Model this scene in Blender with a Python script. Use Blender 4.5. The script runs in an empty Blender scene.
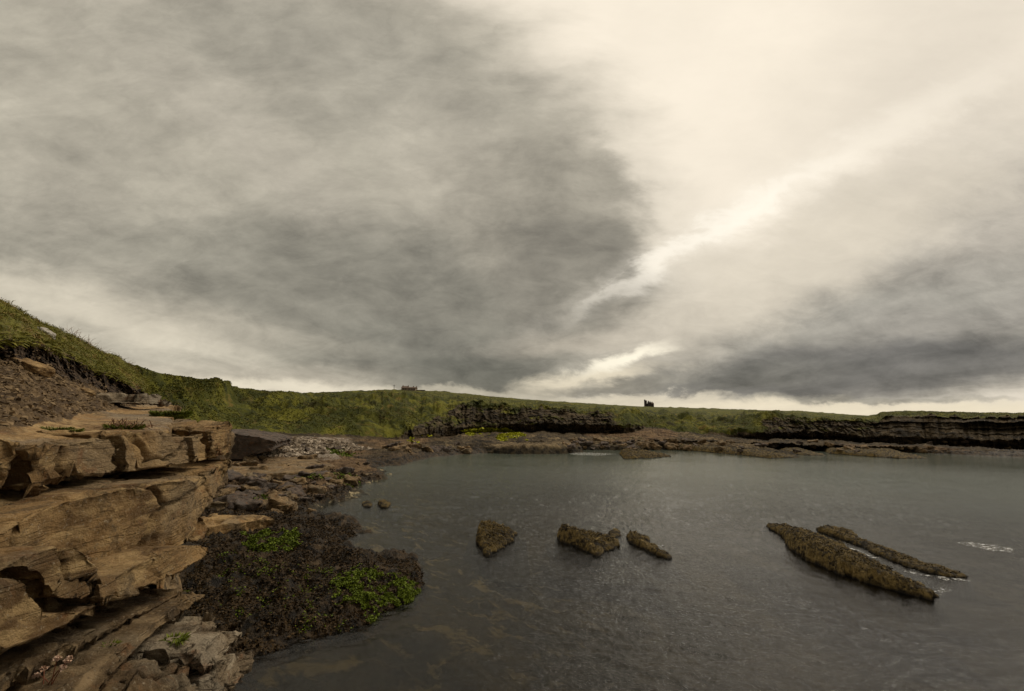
import bpy, bmesh, math, random
import numpy as np
from mathutils import Matrix, Vector

random.seed(7)
RNG = np.random.default_rng(11)
SC = bpy.context.scene
COL = SC.collection
R = math.radians

# ------------------------------------------------------------------ camera
F_PX, CX, CY = 500.0, 512.0, 345.5
EYE = 9.0
cam_d = bpy.data.cameras.new("camera")
cam_d.sensor_width = 36.0
cam_d.lens = 36.0 * F_PX / 1024.0
cam_d.clip_start = 0.05
cam_d.clip_end = 20000
cam = bpy.data.objects.new("camera", cam_d)
COL.objects.link(cam)
CAM_ROT = Matrix.Rotation(R(98.0), 3, 'X') @ Matrix.Rotation(R(0.8), 3, 'Z')
cam.matrix_world = Matrix.Translation((0, 0, EYE)) @ CAM_ROT.to_4x4()
SC.camera = cam
RM = np.array(CAM_ROT)

# ------------------------------------------------------------------ exposure
SC.view_settings.view_transform = 'Standard'
SC.view_settings.look = 'None'
SC.view_settings.exposure = 0.10
SC.view_settings.gamma = 1.0
SC.view_settings.use_curve_mapping = False
SC.render.engine = 'CYCLES'
SC.cycles.max_bounces = 5
SC.cycles.diffuse_bounces = 2
SC.cycles.glossy_bounces = 3
SC.cycles.transparent_max_bounces = 8
SC.cycles.sample_clamp_indirect = 6
SC.cycles.use_denoising = True

# ------------------------------------------------------------------ sun
SUN_AZ, SUN_EL = R(66), R(54)      # azimuth to the right of straight ahead
sun_d = bpy.data.lights.new("sun", 'SUN')
sun_d.energy = 1.5
sun_d.angle = R(22)
sun_d.color = (1.0, 0.93, 0.80)
sun = bpy.data.objects.new("sun", sun_d)
COL.objects.link(sun)
sdir = Vector((math.sin(SUN_AZ) * math.cos(SUN_EL), math.cos(SUN_AZ) * math.cos(SUN_EL), math.sin(SUN_EL)))
sun.rotation_euler = sdir.to_track_quat('Z', 'Y').to_euler()
sun.location = (60, 60, 120)

# ------------------------------------------------------------------ helpers: rays
def ray(px, py):
    d = np.array([(px - CX) / F_PX, -(py - CY) / F_PX, -1.0])
    return RM @ d
def at_z(px, py, z=0.0):
    r = ray(px, py); k = (z - EYE) / r[2]
    return np.array([r[0] * k, r[1] * k, z])
def at_y(px, py, D):
    r = ray(px, py); k = D / r[1]
    return np.array([r[0] * k, D, EYE + r[2] * k])
def at_x(px, py, X):
    r = ray(px, py); k = X / r[0]
    return np.array([X, r[1] * k, EYE + r[2] * k])
def sky_uv(px, py):
    r = ray(px, py); return np.array([r[0] / r[1], r[2] / r[1]])
def lin(c):
    return tuple(((v / 255) / 12.92 if v / 255 <= 0.04045 else ((v / 255 + 0.055) / 1.055) ** 2.4) for v in c)

# ------------------------------------------------------------------ helpers: node building
class NT:
    def __init__(s, nt):
        s.nt = nt; s.n = nt.nodes; s.l = nt.links
    def _in(s, sock, v):
        if hasattr(v, 'is_output') or isinstance(v, bpy.types.NodeSocket): s.l.new(v, sock)
        elif v is not None:
            try: sock.default_value = v
            except Exception: sock.default_value = tuple(v) + (1.0,)
    def m(s, op, a, b=None, c=None, clamp=False):
        n = s.n.new('ShaderNodeMath'); n.operation = op; n.use_clamp = clamp
        s._in(n.inputs[0], a)
        if b is not None: s._in(n.inputs[1], b)
        if c is not None: s._in(n.inputs[2], c)
        return n.outputs[0]
    def v(s, op, a, b=None, sc=None):
        n = s.n.new('ShaderNodeVectorMath'); n.operation = op
        s._in(n.inputs[0], a)
        if b is not None: s._in(n.inputs[1], b)
        if sc is not None: s._in(n.inputs['Scale'], sc)
        return n.outputs['Value'] if op in ('DOT_PRODUCT', 'LENGTH', 'DISTANCE') else n.outputs[0]
    def xyz(s, x, y, z):
        n = s.n.new('ShaderNodeCombineXYZ')
        for i, q in enumerate((x, y, z)): s._in(n.inputs[i], q)
        return n.outputs[0]
    def sep(s, v):
        n = s.n.new('ShaderNodeSeparateXYZ'); s._in(n.inputs[0], v); return n.outputs
    def noise(s, vec, scale, detail=4, rough=0.5, dist=0.0, color=False):
        n = s.n.new('ShaderNodeTexNoise'); s._in(n.inputs['Vector'], vec)
        n.inputs['Scale'].default_value = scale; n.inputs['Detail'].default_value = detail
        n.inputs['Roughness'].default_value = rough; n.inputs['Distortion'].default_value = dist
        return n.outputs['Color'] if color else n.outputs[0]
    def voro(s, vec, scale, feature='F1', out='Distance', rand=1.0):
        n = s.n.new('ShaderNodeTexVoronoi'); s._in(n.inputs['Vector'], vec); n.feature = feature
        n.inputs['Scale'].default_value = scale; n.inputs['Randomness'].default_value = rand
        return n.outputs[out]
    def step(s, v, lo, hi, a=0.0, b=1.0, smooth=True):
        n = s.n.new('ShaderNodeMapRange'); n.interpolation_type = 'SMOOTHSTEP' if smooth else 'LINEAR'
        n.clamp = True
        s._in(n.inputs['Value'], v)
        for k, q in zip(('From Min', 'From Max', 'To Min', 'To Max'), (lo, hi, a, b)): s._in(n.inputs[k], q)
        return n.outputs[0]
    def mix(s, f, a, b, blend='MIX'):
        n = s.n.new('ShaderNodeMix'); n.data_type = 'RGBA'; n.blend_type = blend
        s._in(n.inputs[0], f)
        for i, q in ((6, a), (7, b)):
            if isinstance(q, (tuple, list)) and len(q) == 3: q = tuple(q) + (1.0,)
            s._in(n.inputs[i], q)
        return n.outputs[2]
    def map(s, vec, scale=(1, 1, 1), rot=(0, 0, 0), loc=(0, 0, 0)):
        n = s.n.new('ShaderNodeMapping'); s._in(n.inputs['Vector'], vec)
        n.inputs['Scale'].default_value = scale; n.inputs['Rotation'].default_value = rot; n.inputs['Location'].default_value = loc
        return n.outputs[0]
    def attr(s, name, out='Fac'):
        n = s.n.new('ShaderNodeAttribute'); n.attribute_name = name; return n.outputs[out]
    def bump(s, h, dist=0.02, strength=1.0, normal=None):
        n = s.n.new('ShaderNodeBump'); s._in(n.inputs['Height'], h)
        n.inputs['Distance'].default_value = dist; n.inputs['Strength'].default_value = strength
        if normal is not None: s._in(n.inputs['Normal'], normal)
        return n.outputs[0]

# ------------------------------------------------------------------ world: overcast sky
world = bpy.data.worlds.new("World")
SC.world = world
world.use_nodes = True
world.cycles.sampling_method = 'MANUAL'
world.cycles.sample_map_resolution = 256
W = NT(world.node_tree)
for n in list(W.n): W.n.remove(n)
tc = W.n.new('ShaderNodeTexCoord')
D = W.v('NORMALIZE', tc.outputs['Generated'])
dx, dy, dz = W.sep(D)
yy = W.m('MAXIMUM', dy, 0.06)
u = W.m('DIVIDE', dx, yy); v = W.m('DIVIDE', dz, yy)
# cloud deck seen in perspective: direction projected on a plane overhead
zz = W.m('ADD', W.m('MAXIMUM', dz, 0.0), 0.10)
P = W.xyz(W.m('DIVIDE', dx, zz), W.m('DIVIDE', dy, zz), 0.0)
UV = W.xyz(u, v, 0.0)
# uneven edges: the shapes are pushed about by two sizes of noise, less towards the horizon
nA = W.v('SUBTRACT', W.noise(W.map(P, (0.9, 0.55, 1), (0, 0, R(-25))), 1.3, 4, 0.55, 0.3, True), (0.5, 0.5, 0.5))
nB = W.v('SUBTRACT', W.noise(W.map(UV, (1.0, 2.2, 1)), 4.5, 6, 0.60, 0.2, True), (0.5, 0.5, 0.5))
ampA = W.step(v, 0.0, 0.8, 0.03, 0.34)
ampB = W.step(v, 0.0, 0.6, 0.05, 0.20)
Wp = W.v('ADD', UV, W.v('ADD', W.v('MULTIPLY', nA, W.xyz(ampA, ampA, 0)), W.v('MULTIPLY', nB, W.xyz(W.m('MULTIPLY', ampB, 1.6), ampB, 0))))
nC = W.v('SUBTRACT', W.noise(W.map(UV, (1.0, 1.8, 1)), 8.0, 6, 0.62, 0.4, True), (0.5, 0.5, 0.5))
Wu = W.v('ADD', UV, W.v('ADD', W.v('MULTIPLY', nB, W.xyz(0.14, 0.05, 0)), W.v('MULTIPLY', nC, W.xyz(0.20, 0.055, 0))))
def cloud(colr, px, py, rx, ry, rot, rgb, soft, amt=1.0, fine=False):
    c = sky_uv(px, py); e = 2.0
    J = np.stack([(sky_uv(px + e, py) - sky_uv(px - e, py)) / (2 * e), (sky_uv(px, py + e) - sky_uv(px, py - e)) / (2 * e)], 1)
    Ji = np.linalg.inv(J); a = R(rot)
    Q = np.array([[math.cos(a) / rx, math.sin(a) / rx], [-math.sin(a) / ry, math.cos(a) / ry]]) @ Ji
    d = W.v('SUBTRACT', Wu if fine else Wp, (c[0], c[1], 0))
    a1 = W.v('DOT_PRODUCT', d, (Q[0, 0], Q[0, 1], 0)); a2 = W.v('DOT_PRODUCT', d, (Q[1, 0], Q[1, 1], 0))
    r = W.v('LENGTH', W.xyz(a1, a2, 0))
    return W.mix(W.step(r, 1 - soft, 1 + soft, amt, 0.0), colr, lin(rgb))
sky = W.mix(0.0, lin((241, 232, 217)), lin((240, 230, 215)))
CLOUDS = [
    (990, 120, 170, 200, 10, (214, 206, 193), .9, .8),
    (900, 310, 330, 110, -20, (196, 190, 178), .6, .9),
    (1010, 260, 170, 90, -25, (178, 172, 162), .8, .8),
    (180, 190, 470, 330, 12, (172, 167, 154), .22),
    (330, 70, 170, 60, 14, (158, 154, 143), .8, .7),
    (260, 150, 160, 26, 35, (188, 182, 169), .9, .7),
    (470, 190, 70, 60, 60, (184, 178, 165), .9, .6),
    (90, 230, 90, 30, 30, (180, 174, 161), .9, .7),
    (250, 265, 290, 38, 10, (140, 137, 126), .8, .75),
    (420, 290, 250, 75, 10, (134, 131, 121), .5, .9),
    (545, 215, 100, 80, 25, (158, 153, 141), .30, .8),
    (575, 285, 84, 62, 10, (136, 132, 122), .28, .9),
    (400, 355, 170, 32, 4, (122, 120, 111), .6, .9),
    (90, 305, 150, 20, 16, (206, 199, 183), .8, .95),
    (40, 330, 70, 16, 20, (190, 184, 170), .8, .7),
    (220, 318, 110, 14, 14, (180, 174, 160), .9, .7),
    (250, 378, 190, 12, 2, (186, 179, 165), .8, .8),
    (470, 378, 90, 18, 3, (106, 105, 97), .6, .9),
    (700, 330, 90, 34, -12, (186, 179, 166), .7, .8),
    (880, 332, 270, 62, -12, (152, 149, 141), .6, .9),
    (960, 330, 150, 26, -12, (146, 142, 135), .7, .8),
    (890, 370, 270, 25, -4, (108, 106, 103), .5, .95),
    (720, 376, 110, 13, -4, (116, 114, 108), .6, .9),
    (590, 340, 80, 12, -4, (186, 178, 164), .8, .7),
]
for c in CLOUDS: sky = cloud(sky, *c)
FINE = [
    (800, 262, 200, 44, -27, (212, 204, 189), .6, .85),
    (800, 182, 190, 16, -29, (250, 243, 230), 1.0, .45),
    (712, 230, 100, 8, -31, (254, 248, 236), 1.0, .75),
    (585, 380, 62, 8, -8, (226, 216, 194), .7, .85),
    (618, 360, 44, 8, -16, (252, 245, 226), .7, .95),
    (620, 386, 50, 6, -3, (140, 136, 126), .6, .8),
    (640, 397, 90, 4, 0, (205, 197, 180), .6, .9),
    (860, 409, 300, 9, 1, (226, 216, 194), .6, .95),
    (870, 398, 120, 3, 1, (150, 146, 136), .7, .8),
    (270, 386, 130, 8, 3, (222, 214, 196), .6, .95),
    (460, 392, 90, 4, 3, (190, 183, 166), .6, .8),
]
for c in FINE: sky = cloud(sky, *c, fine=True)
# billow and streak texture of the deck
t1 = W.noise(W.map(P, (1.0, 0.42, 1), (0, 0, R(-32))), 2.2, 6, 0.56, 0.25)
t2 = W.noise(W.map(UV, (1.0, 1.9, 1), (0, 0, R(12))), 3.4, 7, 0.66, 0.35)
t3 = W.noise(W.map(UV, (1.0, 2.6, 1), (0, 0, R(-8))), 10.0, 6, 0.66, 0.8)
t4 = W.m('ABSOLUTE', W.m('SUBTRACT', W.noise(W.v('ADD', W.map(UV, (1.0, 1.7, 1), (0, 0, R(10))), W.v('SCALE', nC, sc=0.22)), 3.0, 5, 0.58, 0.3), 0.5))
lum = W.sep(sky)[0]
gain = W.m('ADD', W.m('MULTIPLY', W.m('SUBTRACT', t1, 0.5), W.step(lum, 0.75, 0.25, 0.16, 0.85)),
           W.m('MULTIPLY', W.m('SUBTRACT', t2, 0.5), W.step(lum, 0.75, 0.25, 0.15, 1.15)))
gain = W.m('ADD', gain, W.m('MULTIPLY', W.m('SUBTRACT', t3, 0.5), W.m('MULTIPLY', W.step(lum, 0.85, 0.30, 0.07, 0.80), W.step(v, 0.65, 0.02, 0.35, 1.0))))
gain = W.m('ADD', gain, W.m('MULTIPLY', W.m('SUBTRACT', t4, 0.08), W.step(lum, 0.80, 0.30, 0.0, 1.1)))
sky = W.v('SCALE', sky, sc=W.m('ADD', 1.0, gain))
sky = W.v('MULTIPLY', sky, (1.045, 1.02, 0.975))
front = W.step(dy, -0.10, 0.16)
sky = W.mix(front, lin((138, 132, 120)), sky)
sky = W.mix(W.step(dz, -0.08, -0.01), lin((70, 66, 56)), sky)
nis = W.n.new('ShaderNodeTexSky'); nis.sky_type = 'NISHITA'; nis.sun_disc = False
nis.sun_elevation = SUN_EL; nis.sun_rotation = SUN_AZ
bg1 = W.n.new('ShaderNodeBackground'); W.l.new(nis.outputs[0], bg1.inputs[0]); bg1.inputs[1].default_value = 0.06
bg2 = W.n.new('ShaderNodeBackground'); W.l.new(sky, bg2.inputs[0]); bg2.inputs[1].default_value = 1.0
mx = W.n.new('ShaderNodeMixShader'); mx.inputs[0].default_value = 0.97      # cloud cover
W.l.new(bg1.outputs[0], mx.inputs[1]); W.l.new(bg2.outputs[0], mx.inputs[2])
wo = W.n.new('ShaderNodeOutputWorld'); W.l.new(mx.outputs[0], wo.inputs[0])

# ------------------------------------------------------------------ numpy noise
def _hash(ix, iy, iz, seed):
    h = (ix * 374761393 + iy * 668265263 + iz * 2147483647 + seed * 974634777) & 0xFFFFFFFF
    h = ((h ^ (h >> 13)) * 1274126177) & 0xFFFFFFFF
    return ((h ^ (h >> 16)) & 0xFFFF) / 65535.0
def vnoise(p, seed=0):
    i = np.floor(p).astype(np.int64); f = p - i; f = f * f * (3 - 2 * f)
    o = np.zeros(len(p))
    for a in (0, 1):
        wx = f[:, 0] if a else 1 - f[:, 0]
        for b in (0, 1):
            wy = f[:, 1] if b else 1 - f[:, 1]
            for c in (0, 1):
                wz = f[:, 2] if c else 1 - f[:, 2]
                o += wx * wy * wz * _hash(i[:, 0] + a, i[:, 1] + b, i[:, 2] + c, seed)
    return o
def fbm(p, octv=4, seed=0, rough=0.5, ridged=False):
    o = np.zeros(len(p)); a = 1.0; t = 0.0
    for k in range(octv):
        n = vnoise(p * (2.03 ** k) + 17.3 * k, seed + k)
        if ridged: n = 1 - abs(2 * n - 1)
        o += a * n; t += a; a *= rough
    return o / t
def cells(p, seed=0):
    """nearest-cell id hash (3 values), distance to it and its centre"""
    i = np.floor(p).astype(np.int64)
    best = np.full(len(p), 1e9); b2 = np.full(len(p), 1e9); ctr = np.zeros_like(p); idv = np.zeros((len(p), 3))
    for a in (-1, 0, 1):
        for b in (-1, 0, 1):
            for c in (-1, 0, 1):
                j = i + np.array((a, b, c))
                q = j + np.stack([_hash(j[:, 0], j[:, 1], j[:, 2], seed + k) for k in (1, 2, 3)], 1)
                d = ((p - q) ** 2).sum(1)
                m = d < best
                b2 = np.where(m, best, np.minimum(b2, d))
                best = np.where(m, d, best); ctr[m] = q[m]
                for k in range(3): idv[m, k] = _hash(j[m, 0], j[m, 1], j[m, 2], seed + 5 + k)
    return idv, np.sqrt(best), np.sqrt(b2), ctr
def sst(x, a, b):
    t = np.clip((x - a) / (b - a), 0, 1); return t * t * (3 - 2 * t)
def poly_sdf(x, y, poly):
    """signed distance, positive inside"""
    d = np.full(x.shape, 1e18); ins = np.zeros(x.shape, bool); n = len(poly)
    for k in range(n):
        ax, ay = poly[k]; bx, by = poly[(k + 1) % n]
        ex, ey = bx - ax, by - ay
        t = np.clip(((x - ax) * ex + (y - ay) * ey) / (ex * ex + ey * ey + 1e-12), 0, 1)
        d = np.minimum(d, (x - ax - t * ex) ** 2 + (y - ay - t * ey) ** 2)
        c = ((ay > y) != (by > y)) & (x < ex * (y - ay) / (ey if abs(ey) > 1e-12 else 1e-12) + ax)
        ins ^= c
    return np.where(ins, 1, -1) * np.sqrt(d)

# ------------------------------------------------------------------ mesh / tagging
def mesh_np(name, V, Fq, mat, attrs=None, smooth=True, parent=None, tri=None):
    me = bpy.data.meshes.new(name)
    V = np.asarray(V, np.float32); Fq = np.asarray(Fq, np.int32)
    k = Fq.shape[1]
    me.vertices.add(len(V)); me.vertices.foreach_set('co', V.ravel())
    me.loops.add(Fq.size); me.loops.foreach_set('vertex_index', Fq.ravel())
    me.polygons.add(len(Fq)); me.polygons.foreach_set('loop_start', np.arange(len(Fq), dtype=np.int32) * k)
    me.polygons.foreach_set('use_smooth', np.full(len(Fq), smooth))
    me.update(calc_edges=True)
    for an, av in (attrs or {}).items():
        a = me.attributes.new(an, 'FLOAT', 'POINT'); a.data.foreach_set('value', np.asarray(av, np.float32))
    if mat: me.materials.append(mat)
    o = bpy.data.objects.new(name, me); COL.objects.link(o)
    if parent: o.parent = parent
    return o
def grid_faces(nr, nc):
    i = np.arange(nr * nc).reshape(nr, nc)
    return np.stack([i[:-1, :-1], i[:-1, 1:], i[1:, 1:], i[1:, :-1]], -1).reshape(-1, 4)
def tag(o, label=None, cat=None, group=None, kind=None):
    for k, q in (('label', label), ('category', cat), ('group', group), ('kind', kind)):
        if q: o[k] = q
    return o
def empty(name, loc, label, cat, group=None):
    o = bpy.data.objects.new(name, None); COL.objects.link(o); o.location = loc
    return tag(o, label, cat, group)
def new_mat(name):
    m = bpy.data.materials.new(name); m.use_nodes = True
    T = NT(m.node_tree)
    for n in list(T.n): T.n.remove(n)
    out = T.n.new('ShaderNodeOutputMaterial'); b = T.n.new('ShaderNodeBsdfPrincipled')
    T.l.new(b.outputs[0], out.inputs[0])
    b.inputs['Roughness'].default_value = 0.85
    b.inputs['Specular IOR Level'].default_value = 0.25
    g = T.n.new('ShaderNodeNewGeometry'); T.pos = g.outputs['Position']; T.nor = g.outputs['Normal']
    T.b = b; T.out = out; T.mat = m
    return T

# ------------------------------------------------------------------ materials
def rock_color(T, pos, base=((0.125, 0.070, 0.026), (0.33, 0.200, 0.080), (0.50, 0.34, 0.155)), grey=(0.24, 0.175, 0.10)):
    n1 = T.noise(pos, 0.9, 6, 0.6, 0.4)
    n2 = T.noise(T.map(pos, (1.2, 1.2, 3.2)), 1.3, 6, 0.62, 0.8)       # thin beds
    n3 = T.noise(pos, 14.0, 5, 0.65)
    c = T.mix(T.step(n1, 0.36, 0.64), base[0], base[1])
    c = T.mix(T.m('MULTIPLY', T.step(n2, 0.46, 0.66), 0.7), c, base[2])
    c = T.mix(T.m('MULTIPLY', T.step(T.noise(pos, 0.55, 4, 0.5), 0.50, 0.62), 0.65), c, grey)
    c = T.mix(T.m('MULTIPLY', T.step(T.noise(pos, 2.3, 5, 0.6, 1.0), 0.56, 0.70), 0.55), c, (0.19, 0.075, 0.022))   # iron stain
    c = T.mix(T.m('MULTIPLY', T.step(T.noise(pos, 2.1, 8, 0.72, 0.8), 0.54, 0.64), 0.6), c, (0.050, 0.034, 0.019))  # dark lichen
    c = T.mix(T.m('MULTIPLY', T.step(n3, 0.56, 0.70), 0.5), c, (0.055, 0.040, 0.026))
    c = T.mix(T.m('MULTIPLY', T.step(T.noise(pos, 27.0, 4, 0.65), 0.58, 0.68), 0.45), c, (0.42, 0.35, 0.24))
    return c
def near_rock_mat(name, bumpd=0.035, **kw):
    T = new_mat(name)
    c = rock_color(T, T.pos, **kw)
    hair = T.voro(T.v('ADD', T.map(T.pos, (1.0, 0.55, 1.9)), T.v('SCALE', T.noise(T.pos, 1.6, 4, 0.6, 0, True), sc=0.9)), 1.1, 'DISTANCE_TO_EDGE')
    crack = T.step(T.m('ADD', hair, T.step(T.noise(T.pos, 1.1, 3, .5), .50, .60, 0.03, 0.0)), 0.0, 0.007)
    c = T.mix(crack, (0.020, 0.014, 0.009), c)
    T._in(T.b.inputs['Base Color'], c)
    beds = T.step(T.noise(T.map(T.pos, (.45, .45, 8.0)), 1.7, 5, .55, .25), .47, .51)
    h = T.m('ADD', T.m('MULTIPLY', T.noise(T.map(T.pos, (1, 1, 2.2)), 3.2, 8, 0.64, 0.3), 0.8), T.m('MULTIPLY', T.noise(T.pos, 16, 7, 0.7), 0.65))
    h = T.m('ADD', h, T.m('MULTIPLY', beds, T.step(T.noise(T.pos, .8, 3, .5), .42, .58, .04, .30)))
    T._in(T.b.inputs["Normal"], T.bump(h, bumpd * 3.0, 1.0))
    return T.mat
M_ROCK = near_rock_mat("tan_rock")
M_ROCK_LOW = near_rock_mat("brown_rock", base=((0.080, 0.049, 0.022), (0.21, 0.135, 0.062), (0.36, 0.25, 0.13)), grey=(0.16, 0.125, 0.08))
M_ROCK_PALE = near_rock_mat("lichened_rock", base=((0.12, 0.085, 0.05), (0.30, 0.22, 0.13), (0.48, 0.39, 0.27)), grey=(0.30, 0.25, 0.18))
M_ROCK_WHITE = near_rock_mat("white_rock", base=((0.35, 0.31, 0.25), (0.50, 0.45, 0.38), (0.62, 0.58, 0.50)), grey=(0.45, 0.42, 0.36))
M_ROCK_DARK = near_rock_mat("purple_rock", base=((0.045, 0.034, 0.027), (0.10, 0.076, 0.062), (0.17, 0.12, 0.085)), grey=(0.09, 0.075, 0.065))

def land_mat():
    """coast: grass, cliff rock, wet dark rock, pebbles and weed by masks"""
    T = new_mat("coast"); P = T.pos
    gr, wd, pb, tn = T.attr('grass'), T.attr('weed'), T.attr('pebble'), T.attr('tan')
    rock = T.mix(T.step(T.noise(T.map(P, (.25, .25, 1.6)), 0.8, 7, 0.65, 0.8), 0.35, 0.66), (0.016, 0.012, 0.008), (0.105, 0.075, 0.040))
    rock = T.mix(T.m('MULTIPLY', T.step(T.noise(P, 0.35, 5, 0.6), 0.55, 0.68), 0.6), rock, (0.15, 0.105, 0.055))
    rock = T.mix(T.step(T.noise(T.map(P, (1.6, 1.6, .8)), 0.8, 4, 0.7), 0.62, 0.72), rock, (0.34, 0.26, 0.16))
    tan = T.mix(T.step(T.noise(T.map(P, (.35, .35, 2)), 0.9, 6, 0.6, 0.6), 0.35, 0.65), (0.075, 0.045, 0.024), (0.205, 0.130, 0.066))
    tan = T.mix(T.m('MULTIPLY', T.step(T.noise(P, 1.4, 5, 0.6), 0.56, 0.66), 0.7), tan, (0.05, 0.035, 0.022))
    weed = T.mix(T.step(T.noise(P, 1.1, 7, 0.7, 0.4), 0.40, 0.66), (0.010, 0.007, 0.004), (0.085, 0.052, 0.022))
    weed = T.mix(T.m('MULTIPLY', T.step(T.noise(P, 5.0, 3, 0.6), 0.60, 0.72), 0.5), weed, (0.16, 0.11, 0.05))
    peb = T.mix(T.voro(P, 2.6, 'F1', 'Color'), (0.16, 0.12, 0.085), (0.46, 0.39, 0.31))
    peb = T.mix(T.step(T.noise(P, 0.5, 4, 0.6), 0.35, 0.6), (0.13, 0.085, 0.05), peb)
    g1 = T.noise(T.map(P, (1, 1, 0.6)), 0.11, 6, 0.6, 0.5)
    gc = T.mix(T.step(g1, 0.40, 0.62), (0.060, 0.064, 0.008), (0.155, 0.145, 0.015))
    gc = T.mix(T.m('MULTIPLY', T.step(T.noise(P, 0.30, 6, 0.65, 0.6), 0.46, 0.60), 0.9), gc, (0.034, 0.040, 0.007))
    gc = T.mix(T.m('MULTIPLY', T.step(T.noise(T.map(P, (1, 1, 2)), 0.22, 6, 0.6, 1.0), 0.56, 0.70), 0.7), gc, (0.20, 0.135, 0.035))
    gc = T.mix(T.m('MULTIPLY', T.step(T.noise(P, 0.16, 6, 0.7), 0.54, 0.66), 0.75), gc, (0.028, 0.022, 0.008))
    ng = T.m('ADD', gr, T.m('MULTIPLY', T.m('SUBTRACT', T.noise(P, 0.7, 6, 0.7), 0.5), 1.3))
    c = T.mix(T.step(tn, 0.3, 0.7), rock, tan)
    c = T.mix(T.step(T.m('ADD', wd, T.m('MULTIPLY', T.m('SUBTRACT', T.noise(P, 0.6, 6, 0.7), 0.5), 1.2)), 0.42, 0.58), c, weed)
    c = T.mix(T.step(pb, 0.3, 0.7), c, peb)
    c = T.mix(T.step(ng, 0.40, 0.60), c, gc)
    T._in(T.b.inputs['Base Color'], c)
    T._in(T.b.inputs['Roughness'], T.m('SUBTRACT', 0.95, T.m('MULTIPLY', wd, 0.35)))
    h = T.m('ADD', T.noise(P, 1.2, 8, 0.7), T.m('MULTIPLY', T.noise(P, 5.0, 5, 0.7), 0.4))
    T._in(T.b.inputs['Normal'], T.bump(h, 0.5, 0.9))
    return T.mat
M_LAND = land_mat()

def seabed_mat():
    T = new_mat("seabed"); P = T.pos
    c = T.mix(T.step(T.noise(P, 0.16, 5, 0.6, 0.5), 0.38, 0.62), (0.016, 0.013, 0.008), (0.055, 0.044, 0.026))
    c = T.mix(T.m('MULTIPLY', T.step(T.noise(T.map(P, (1, 1.6, 1)), 0.42, 6, 0.62, 0.8), 0.53, 0.63), T.m('MULTIPLY', T.attr('depth_light'), 0.9)), c, (0.34, 0.275, 0.16))  # pale patches dim offshore: light lost with depth put into the colour
    c = T.mix(T.m('MULTIPLY', T.step(T.noise(P, 0.8, 5, 0.6, 0.5), 0.54, 0.62), 0.8), c, (0.022, 0.018, 0.010))
    T._in(T.b.inputs['Base Color'], c)
    return T.mat
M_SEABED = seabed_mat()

def water_mat():
    m = bpy.data.materials.new("sea_water"); m.use_nodes = True
    T = NT(m.node_tree)
    for n in list(T.n): T.n.remove(n)
    out = T.n.new('ShaderNodeOutputMaterial'); g = T.n.new('ShaderNodeNewGeometry'); P = g.outputs['Position']
    w1 = T.noise(T.map(P, (1.0, 1.7, 1), (0, 0, R(18))), 1.5, 5, 0.62, 0.5)
    w2 = T.noise(T.map(P, (1.0, 1.5, 1), (0, 0, R(-12))), 5.0, 4, 0.6, 0.4)
    w3 = T.noise(T.map(P, (0.7, 1.4, 1), (0, 0, R(8))), 0.28, 4, 0.5, 0.3)
    gust = T.step(T.noise(P, 0.045, 4, 0.55), 0.35, 0.65, 0.55, 1.25)
    h = T.m('ADD', T.m('MULTIPLY', w1, 0.02), T.m('ADD', T.m('MULTIPLY', w2, 0.040), T.m('MULTIPLY', w3, 0.0)))
    gust = T.m('MULTIPLY', gust, T.step(T.v('LENGTH', P), 15, 160, 1.2, 0.30))
    nb = T.bump(T.m('MULTIPLY', h, gust), 1.0, 1.0)
    fr = T.n.new('ShaderNodeFresnel'); fr.inputs[0].default_value = 1.33; T._in(fr.inputs['Normal'], nb)
    gl = T.n.new('ShaderNodeBsdfGlossy'); gl.inputs['Roughness'].default_value = 0.10; gl.inputs['Color'].default_value = (0.95, 0.95, 0.95, 1)
    T._in(gl.inputs['Normal'], nb)
    tr = T.n.new('ShaderNodeBsdfTransparent'); tr.inputs[0].default_value = (0.52, 0.48, 0.33, 1)
    df = T.n.new('ShaderNodeBsdfDiffuse'); df.inputs[0].default_value = (0.105, 0.122, 0.092, 1)   # silt, its colour lightened to stand in for sky sheen
    body = T.n.new('ShaderNodeMixShader')
    x, y, z = T.sep(P)
    T._in(body.inputs[0], T.step(T.v('LENGTH', P), 42, 110, 0.0, 0.95))     # clear inshore, further out cloudy with sky sheen put into the colour
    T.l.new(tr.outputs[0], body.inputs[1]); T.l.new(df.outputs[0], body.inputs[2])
    mx = T.n.new('ShaderNodeMixShader'); T._in(mx.inputs[0], fr.outputs[0])
    T.l.new(body.outputs[0], mx.inputs[1]); T.l.new(gl.outputs[0], mx.inputs[2])
    T.l.new(mx.outputs[0], out.inputs[0])
    return m
M_WATER = water_mat()

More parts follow.
